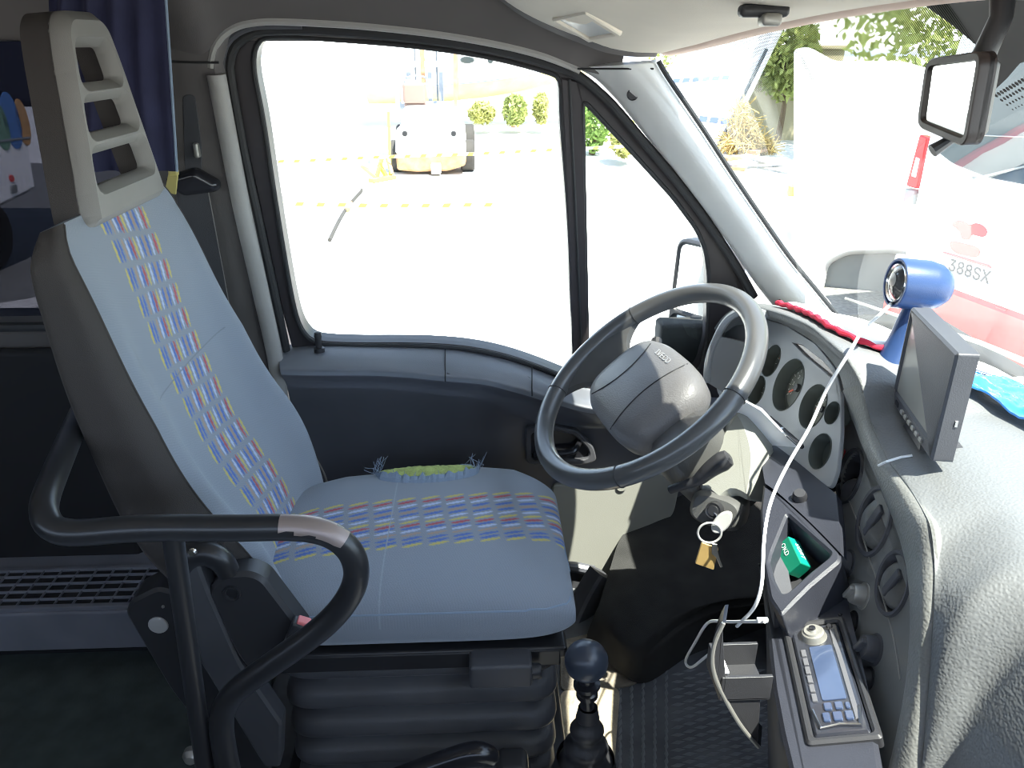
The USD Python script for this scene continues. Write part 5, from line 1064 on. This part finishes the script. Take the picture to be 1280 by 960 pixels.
ec = obj('engine_cover', slab(Pl((0, YF + .12, 0), (0, -1, 0), (1, 0, 0)), rpoly(fz([(504, 135), (568, 134), (574, 160), (499, 161)]), .03), t=.8, b=.02), M['forklift_white'], fl)
for k in range(6): a_, b_ = fy(504, 139 + k * 3.1, YF + .11), fy(568, 138 + k * 3.1, YF + .11); obj('louvre', bar(a_, b_, .02, .014), M['forklift_grey'], ec)
for px in (506, 567): q = fy(px, 167); obj('rear_lamp', lathe([(.0001, .03), (.035, .03), (.045, .0)], q, (0, -1, 0), 16), M['black_gloss'], fl)
hq = fy(546, 221); obj('tow_hitch', [rbox((.15, .12, .16), .02, (hq[0], YF - .14, .11)), rbox((.06, .02, .06), .01, (hq[0], YF - .205, .10))], M['forklift_white'], fl)
sq_ = fy(518, 118, 13.1); obj('seat', [rbox((.36, .10, .30), .05, sq_ + V3(0, 0, .02)), rbox((.34, .36, .10), .04, sq_ + V3(0, .2, -.16))], M['seat_brown'], fl)
wq = fy(520, 101, 13.7); obj('steering_wheel', tube(np.array([wq + V3(.19 * math.cos(a), .16 * math.sin(a), .07 * math.sin(a)) for a in np.linspace(0, 2 * math.pi, 33)[:-1]]), .016, 8, closed=True), M['forklift_grey'], fl)
obj('column', tube([wq, wq + V3(0, .25, -.5)], .03, 8), M['forklift_grey'], fl)
obj('cowl', rbox((.95, .25, .12), .03, fy(535, 128, 13.8) + V3(0, .1, -.05)), M['forklift_grey'], fl)
for px, m_ in ((512, 'forklift_grey'), (530, 'forklift_rust'), (538, 'forklift_grey'), (552, 'forklift_grey')):
    q = fy(px, 120, 14.3); obj('mast_rail', rbox((.07, .12, 2.3), .01, (q[0], 14.3, 1.2)), M[m_], fl)
for px in (519, 546): q = fy(px, 90, 14.35); obj('lift_chain', rbox((.03, .03, 2.2), .005, (q[0], 14.4, 1.2)), M['forklift_grey'], fl)
for zq in (2.25, 1.55): q0, q1 = fy(511, 80, 14.3), fy(553, 80, 14.3); obj('mast_crosspiece', bar((q0[0], 14.28, zq), (q1[0], 14.28, zq), .06, .09), M['forklift_white'], fl)
for px, m_ in ((497, 'forklift_white'), (569.5, 'forklift_rust')):
    q = fy(px, 132, 13.0); q2 = fy(px, 132, 14.0); obj('guard_post', [bar((q[0], 13.0, q[2]), (q[0] + .02, 13.1, 2.25), .05, .05), bar((q[0], 14.0, 1.0), (q[0] + .02, 13.9, 2.25), .05, .05), bar((q[0] + .02, 13.1, 2.25), (q[0] + .02, 13.9, 2.25), .05, .05)], M[m_], fl)
for k in range(6): obj('guard_bar', bar((-1.22, 13.1 + k * .16, 2.27), (-.22, 13.1 + k * .16, 2.27), .03, .03), M['forklift_grey'], fl)
for x_, y_, r_ in ((-1.25, 12.95, .24), (-.14, 12.95, .24), (-1.25, 14.2, .30), (-.14, 14.2, .30)): obj('wheel', lathe([(.0001, .09), (r_ * .5, .09), (r_ * .55, .11), (r_ * .9, .11), (r_, .08), (r_, -.08), (r_ * .9, -.11), (r_ * .5, -.11), (.0001, -.09)], (x_, y_, r_), (1, 0, 0), 24), M['tyre'], fl)
for x_ in (-.95, -.45): obj('fork', rbox((.1, 1.1, .04), .01, (x_, 14.95, .10)), M['forklift_grey'], fl)
# boat on a stand behind the forklift
boat = thing('boat', 'white boat with a blue stripe and yellowed keel propped up behind the forklift', 'boat', (.6, 20.5, 0))
xs = np.linspace(-2.6, 2.95, 40); rows = []
for x_ in xs:
    t = (x_ + 2.6) / 5.55; keel = .50 + .75 * t ** 2.4; gun = 2.10 + .25 * t ** 2; hb2 = 1.05 * (1 - t ** 3.2) + .02; a_ = np.linspace(0, 1, 15)
    prof_ = [(hb2 * (1 - (1 - s) ** 2.2), keel + (gun - keel) * s ** 1.6) for s in a_]
    rows.append([V3(x_, 20.5 - y_, z_) for y_, z_ in prof_[::-1]] + [V3(x_, 20.5 + y_, z_) for y_, z_ in prof_[1:]])
rows = np.array(rows); kr = rows[:, 8:21]
obj('topsides', [shell(rows[:, :9], (0, .02, 0)), shell(rows[:, 20:], (0, -.02, 0)), shell([rows[0][:, :], rows[0] * [1, 0, 1] + [0, 20.5, 0]], (.02, 0, 0))], M['boat_white'], boat, smooth=40)
obj('keel_bottom', shell(kr, (0, 0, .02)), M['boat_keel'], boat, smooth=40)
obj('deck', shell([rows[:, 0], rows[:, -1]], (0, 0, -.03)), M['boat_white'], boat)
obj('blue_stripe', shell([rows[:, 0] + V3(0, -.012, .02), rows[:, 1] + V3(0, -.018, .04), rows[:, 2] * .3 + rows[:, 1] * .7 + V3(0, -.02, .03)], (0, .008, 0)), M['boat_blue'], boat)
obj('rubbing_line', tube(rows[:, 8] + V3(0, -.012, 0), .012, 6), M['forklift_grey'], boat)
for px in (584, 613): q = A(px, 75, Y=19.42); obj('porthole', lathe([(.0001, .02), (.09, .02), (.11, .0)], q, (0, -1, 0), 16, 1.5 if px < 600 else .6, .7), M['van_glass'], boat)
for x_ in (-1.6, .9): obj('stand', [bar((x_, 19.9, 0), (x_, 20.3, .62), .09, .09), bar((x_, 21.1, 0), (x_, 20.7, .62), .09, .09), bar((x_, 19.9, .3), (x_, 21.1, .3), .07, .07)], M['wood'], boat)
for k, (px, py, Y, rx, rz, m_, lb) in enumerate(((602, 141, 18.6, .28, .20, 'leaf_yellow', 'dry yellow weeds below the boat keel'), (644, 138, 18.6, .24, .30, 'leaf_pale', 'taller green weeds by the bow of the boat'), (676, 136, 18.6, .14, .30, 'leaf_yellow', 'pale weeds nearest the window bar below the bow'), (741, 156, 14.8, .28, .42, 'leaf', 'green bush seen through the front quarter window'), (779, 172, 13.6, .18, .28, 'leaf_yellow', 'low yellow grass tuft beside the bush in the quarter window'), (846, 88, 16.6, .5, 1.3, 'leaf_pale', 'thin green shrub left of the leaning white panels'))):
    q = A(px, py, Y=Y); bush('bush', lb, 'bush', (q[0], Y, max(q[2], .25)), (rx, .4, rz), 900, .06, m_, 40 + k, trunk=k in (3, 5))
obj('shade_wall', rbox((3.4, .1, .9), .01, (1.6, 22.6, .45)), M['wood_grey'], gr)
def tape(label, pts, Y, group=None):
    q = np.array([A(a, b, Y=Y) for a, b in pts]); q = mono(q, 80); t = thing('barrier_tape', label, 'barrier tape', q[0]); h = .022
    obj('band', shell([q - V3(0, 0, h), q + V3(0, 0, h)], (0, .002, 0)), M['tape_white'], t); L_ = np.concatenate([[0], np.cumsum(np.linalg.norm(np.diff(q, axis=0), axis=1))])
    I = PchipInterpolator(L_, q); s = .1
    while s + .1 < L_[-1]:
        e = I(np.linspace(s, s + .085, 4)); obj('yellow_mark', shell([e - V3(0, .003, h), e + V3(0.03, -.003, h)], (0, .002, 0)), M['tape_yellow'], t); s += .235
tape('white and yellow barrier tape strung level with the forklift', [(318, 203), (400, 200), (486, 196), (600, 192), (700, 187), (800, 182)], 12.2)
tape('white and yellow barrier tape strung lower and nearer the van', [(330, 254), (420, 256), (500, 257), (620, 256)], 9.0)
bs = thing('barrier_stand', 'yellow folding barrier leaning apart left of the forklift', 'barrier', A(470, 222, Z=0))
q = A(486, 190, Y=12.3); obj('pole', bar((q[0], 12.3, .02), (q[0] + .03, 12.3, .95), .04, .04), M['barrier_yellow'], bs)
for (a_, b_, c_, d_, m_) in ((478, 196, 470, 224, 'barrier_yellow'), (474, 206, 484, 222, 'tape_yellow'), (452, 207, 470, 222, 'forklift_rust'), (484, 196, 490, 218, 'forklift_rust')): obj('leg', bar(A(a_, b_, Y=12.3), A(c_, d_, Y=12.2), .05, .05), M[m_], bs)
obj('foot', bar(A(464, 226, Z=.03), A(492, 221, Z=.03), .12, .05), M['barrier_yellow'], bs)
ho_ = thing('hose', 'dark hose lying on the bright ground left of the forklift', 'hose', A(450, 240, Z=.02)); obj('tube', tube(spl([A(412, 300, Z=.02), A(438, 254, Z=.02), A(452, 238, Z=.02), A(452, 237, Z=.02)], 24), .02, 8), M['tyre'], ho_); obj('nozzle', tube([A(438, 254, Z=.03), A(434, 262, Z=.03)], .03, 8), M['forklift_rust'], ho_)
# leaning sheet with blue insets, cream wall, straw heap, timber
LPn2 = Pl(A(900, 189, Z=0), nrm(V3(-.25, -1, .18)))
ls = thing('leaning_panels', 'tall white panel stack with rows of blue insets leaning by a dark pole', 'panel', A(890, 189, Z=0))
pq = [(836, 86), (855, 58), (905, 42), (978, 28), (968, 60), (899, 188), (880, 188), (840, 130)]
obj('sheet', slab(LPn2, LPn2.uv(pq), t=.12, b=.01), M['panel_white'], ls)
for row_, n_, h_ in (([(856, 60), (884, 54)], 2, 7), ([(840, 99), (914, 94)], 6, 5), ([(860, 143), (914, 149)], 4, 7)):
    for k in range(n_):
        t0, t1 = k / n_ + .03, (k + .86) / n_; a_, b_ = np.array(row_[0]), np.array(row_[1]); p_, r_ = a_ + (b_ - a_) * t0, a_ + (b_ - a_) * t1
        obj('inset', slab(LPn2, LPn2.uv([tuple(p_), tuple(r_), (r_[0] - 2, r_[1] + h_), (p_[0] - 2, p_[1] + h_)]), t=.02, b=.004, top=.012), M['panel_blue'], ls)
obj('pole', tube([LPn2.hit(979, 30) + LPn2.n * .07, LPn2.hit(901, 190) + LPn2.n * .07], .045, 10), M['panel_white'], ls); obj('pole', tube([LPn2.hit(958, 62) + LPn2.n * .06, LPn2.hit(896, 186) + LPn2.n * .06], .03, 10), M['panel_edge'], ls)
cwn = thing('cream_wall', 'cream rendered wall behind the straw heap', 'wall', (5.0, 17.0, 0)); q0, q1 = A(925, 150, Y=17.0), A(1040, 150, Y=17.0); obj('masonry', rbox((q1[0] - q0[0], .25, 1.75), .02, ((q0[0] + q1[0]) / 2, 17.0, .875)), M['wall_cream'], cwn); obj('coping', rbox((q1[0] - q0[0] + .1, .35, .08), .02, ((q0[0] + q1[0]) / 2, 17.0, 1.79)), M['wall_cream'], cwn)
bush('shrub', 'pale shrub spilling over the cream wall beside the pole', 'bush', tuple(A(985, 70, Y=16.5)), (.55, .5, .75), 1500, .09, 'leaf_pale', 61)
sh = thing('straw_heap', 'heap of dry straw and brushwood at the foot of the leaning pole', 'straw', A(930, 188, Z=0)); qs = []; g_ = np.random.default_rng(5)
for k in range(380):
    px = 906 + 58 * g_.random(); f_ = (px - 906) / 58; py = 190 - g_.random() * (62 * math.exp(-((f_ - .40) / .32) ** 2)); b_ = A(px, py, Y=14.6 + .5 * g_.random()); d = nrm(g_.normal(size=3) * [1, .4, .9]) * (.10 + .22 * g_.random()); qs.append(tube([b_ - d, b_ + V3(0, 0, .03), b_ + d], .009, 4, caps=False))
obj('stalks', qs, M['straw'], sh, kind='stuff')
for k, (a_, b_, m_, lb) in enumerate(((((905, 199), (945, 193)), None, 'wood', 'reddish plank uppermost on the timber pile'), (((912, 205), (985, 201)), None, 'wood_grey', 'long grey plank along the front of the timber pile'), (((934, 196), (990, 206)), None, 'wood_grey', 'grey plank slanting across the right of the timber pile'), (((900, 209), (932, 211)), None, 'wood', 'short brown plank at the left of the timber pile'), (((940, 190), (962, 186)), None, 'wood', 'stubby brown plank under the straw heap'))):
    t = thing('plank', lb, 'plank', A(*a_[0], Z=.05)); obj('board', bar(A(*a_[0], Z=.03 + .055 * (k % 3)), A(*a_[1], Z=.03 + .055 * (k % 3)), .16, .05), M[m_], t)
mp = thing('marker_post', 'slim white post with red marks and a yellow foot ahead of the van', 'post', A(984, 308, Z=0)); q = A(984, 300, Y=8.6)
obj('shaft', rbox((.05, .05, 1.0), .01, (q[0] + .03, 8.6, .50)), M['tape_white'], mp)
for zq in (.86, .5): obj('red_band', rbox((.10, .06, .05), .01, (q[0] + .05, 8.6, zq)), M['tape_red'], mp)
obj('yellow_sleeve', rbox((.09, .07, .12), .02, (q[0] - .02, 8.62, .40)), M['barrier_yellow'], mp)
# white van ahead, sunlit
wv = thing('white_van', 'plain white van parked across the way ahead of the windscreen', 'van', (3.7, 7.0, 0))
WV = Pl(A(990, 372, Y=6.3), (-.42, -1, 0)); wo = WV.uv([(992, 372), (992, 60), (1007, 62), (1046, 84), (1165, 84), (1165, 330), (1118, 318), (1060, 320), (1036, 332), (1030, 362), (1024, 376)])
obj('body', slab(WV, rpoly(wo, .06), t=2.0, b=.05), M['van_white'], wv, smooth=50)
sk = WV.uv([(1026, 358), (1034, 334), (1058, 321), (1112, 318), (1165, 320), (1165, 372), (1026, 374)]); obj('underside_shade', slab(WV, sk, t=.1, b=.01, top=-.12), M['van_grey'], wv)  # grey slab stands in for the shade under the body and wheel arch
for x_ in (3.15,):
    obj('wheel', lathe([(.0001, .08), (.18, .08), (.2, .11), (.29, .11), (.32, .06), (.32, -.06), (.2, -.1), (.0001, -.08)], (x_ + .25, 7.0 - .2 * (x_ - 3), .32), (-.42, -1, 0), 24), M['tyre'], wv)
obj('roof_gutter', bar(WV.hit(1046, 86) + V3(0, -.01, -.02), WV.hit(1160, 86) + V3(0, -.01, -.02), .03, .03), M['van_white'], wv)
# red and white minibus, rear towards us
mb = thing('minibus', 'white minibus with a red bumper and red marks, its rear towards the windscreen', 'minibus', (3.7, 4.5, 0))
VP_ = Pl(V3(3.1, 4.64, 0), nrm(V3(-.97, -.22, .0))); u0 = VP_.uv([(1128, 300)])[0, 0]; dr_ = 1 if VP_.uv([(1280, 300)])[0, 0] > u0 else -1
Rr_ = lambda a0, a1, b0, b1: np.array([(u0 + dr_ * a0, b0), (u0 + dr_ * a1, b0), (u0 + dr_ * a1, b1), (u0 + dr_ * a0, b1)])
wl_ = VP_.uv([(1168, 186), (1192, 205), (1235, 222), (1300, 234)]); wd_ = 1.95
glo = np.vstack([wl_, [(u0 + dr_ * (wd_ - .14), wl_[-1, 1] + .02), (u0 + dr_ * (wd_ - .18), 1.82), (u0 + dr_ * .46, 1.82), (u0 + dr_ * .30, wl_[0, 1] + .22)]])
body = rpoly(np.array([(u0, .34), (u0 + dr_ * wd_, .34), (u0 + dr_ * wd_, 1.3), (u0 + dr_ * (wd_ - .10), 2.0), (u0 + dr_ * .10, 2.0), (u0, 1.3)]), .09, 8)
obj('body', slab(VP_, body, t=3.6, b=.06), M['van_white'], mb, smooth=50)
gw = obj('rear_window', slab(VP_, rpoly(glo, .06), t=.02, b=.006, top=.012), M['van_glass'], mb)
obj('heater_line', tube([VP_.hit(1205, 168) + VP_.n * .014, VP_.hit(1300, 172) + VP_.n * .014], .004, 6), M['grey_metal'], gw)
obj('wiper', [bar(VP_.hit(1206, 234) + VP_.n * .05, VP_.hit(1228, 222) + VP_.n * .05, .05, .02), bar(VP_.hit(1222, 224) + VP_.n * .05, VP_.hit(1300, 205) + VP_.n * .04, .02, .012)], M['van_grey'], mb)
bmp = VP_.uv([(1128, 362), (1180, 372), (1310, 424)]); obj('bumper', slab(VP_, rpoly(np.vstack([Rr_(-.02, wd_ + .02, .10, .10)[:2], Rr_(-.02, wd_ + .02, .10, .45)[2:]]), .05), t=.5, b=.03, top=.06), M['van_red'], mb)
obj('white_band', slab(VP_, rpoly(Rr_(.0, wd_, .44, .54), .02), t=.05, b=.01, top=.04), M['van_white'], mb)
pl_ = VP_.uv([(1184, 318), (1240, 335), (1236, 356), (1182, 339)]); obj('plate_recess', slab(VP_, rpoly(VP_.uv([(1180, 314), (1238, 331), (1241, 338), (1236, 358), (1180, 343)]), .01), t=.02, b=.004, top=.012), M['van_red'], mb)
pcn = pl_.mean(0); pwid = np.ptp(pl_[:, 0]); obj('number_plate', slab(VP_, rpoly(np.array([(pcn[0] - .26, pcn[1] - .055), (pcn[0] + .22, pcn[1] - .055), (pcn[0] + .22, pcn[1] + .055), (pcn[0] - .26, pcn[1] + .055)]), .008), t=.004, b=.001, top=.017), M['white_plastic'], mb)
obj('plate_text', text('388SX', .075, VP_.P((pcn[0] + .03 * dr_, pcn[1]), .018)[0], VP_.u, VP_.v, .001, True), M['black_gloss'], mb, smooth=False)
for pts in ([(1190, 280), (1203, 276), (1213, 281), (1219, 279), (1234, 288), (1230, 296), (1215, 294), (1212, 299), (1202, 297), (1200, 290)], [(1188, 303), (1205, 304), (1225, 313), (1223, 320), (1208, 320), (1190, 312)]): obj('red_mark', slab(VP_, spl(VP_.uv(pts), 40, True), t=.002, b=.0005, top=.0025), M['van_red'], mb)
obj('reflector', slab(VP_, rpoly(VP_.uv([(1252, 381), (1266, 386), (1265, 392), (1251, 387)]), .005), t=.02, b=.004, top=.05), M['lamp_red'], mb)
tl = VP_.uv([(1152, 168), (1162, 172), (1149, 236), (1135, 232)]); rl = obj('tail_lamp', slab(VP_, rpoly(tl, .015), t=.05, b=.008, top=.02), M['lamp_red'], mb); obj('clear_section', slab(VP_, rpoly(VP_.uv([(1148, 196), (1153, 198), (1148, 222), (1142, 220)]), .008), t=.02, b=.004, top=.024), M['lamp_clear'], rl)
obj('lamp_base', slab(VP_, rpoly(VP_.uv([(1134, 235), (1147, 238), (1144, 256), (1131, 252)]), .01), t=.05, b=.006, top=.018), M['van_grey'], mb)
obj('side_lamp', slab(VP_, rpoly(VP_.uv([(1121, 275), (1137, 278), (1134, 304), (1118, 302)]), .02), t=.06, b=.012, top=.02), M['lamp_clear'], mb)
for a_ in (.25, wd_ - .25):
    q = VP_.P((u0 + dr_ * a_, .30))[0] - VP_.n * .7; obj('wheel', lathe([(.0001, .09), (.18, .09), (.2, .12), (.28, .12), (.31, .07), (.31, -.07), (.2, -.1), (.0001, -.09)], (q[0], q[1], .31), VP_.u, 24), M['tyre'], mb)
# pale camper seen through the tinted side window
cpr = thing('camper', 'white camper with oval picture panels seen through the tinted rear side window', 'camper', (-5.2, 7.4, 0))
c0_, c1_ = A(-60, 290, Y=6.4), A(47, 236, Y=7.6); cdir = nrm((c1_ - c0_) * [1, 1, 0]); CP = Pl((c1_[0], c1_[1], 0), np.cross(cdir, [0, 0, 1.]), cdir)
if CP.n[1] > 0: CP = Pl(CP.o, -CP.n)
co = CP.uv([(-140, 132), (22, 130), (31, 140), (47, 237), (-140, 330)]); obj('body', slab(CP, rpoly(co, .05), t=1.8, b=.04), M['van_white'], cpr, smooth=50)
co2 = CP.uv([(-140, -90), (80, -90), (70, 133), (-140, 135)]); obj('dark_upper', slab(CP, rpoly(co2, .08), t=1.7, b=.05, top=-.03), M['van_navy'], cpr)
obj('panel_line', tube([CP.hit(-60, 184) + CP.n * .004, CP.hit(37, 172) + CP.n * .004], .012, 6), M['van_grey'], cpr)
for px, py, rx, ry, m_ in ((1, 158, .10, .20, 'decal_green'), (14, 151, .12, .24, 'decal_blue'), (28, 153, .09, .20, 'decal_orange')): obj('oval_panel', slab(CP, circ(CP.uv([(px, py)])[0], rx, 24, ry), t=.01, b=.003, top=.008), M[m_], cpr)
obj('catch', slab(CP, rpoly(CP.uv([(13, 232), (20, 231), (20, 241), (13, 242)]), .01), t=.02, b=.004, top=.015), M['van_grey'], cpr); obj('red_badge', slab(CP, circ(CP.uv([(14, 223)])[0], .03, 14), t=.02, b=.004, top=.012), M['lamp_red'], cpr)
for s_ in (.5, 1.9): q = CP.o - cdir * s_ - CP.n * .3; obj('wheel', lathe([(.0001, .08), (.18, .08), (.2, .1), (.3, .1), (.33, .06), (.33, -.06), (.2, -.1), (.0001, -.08)], (q[0], q[1], .33), CP.n, 24), M['tyre'], cpr)
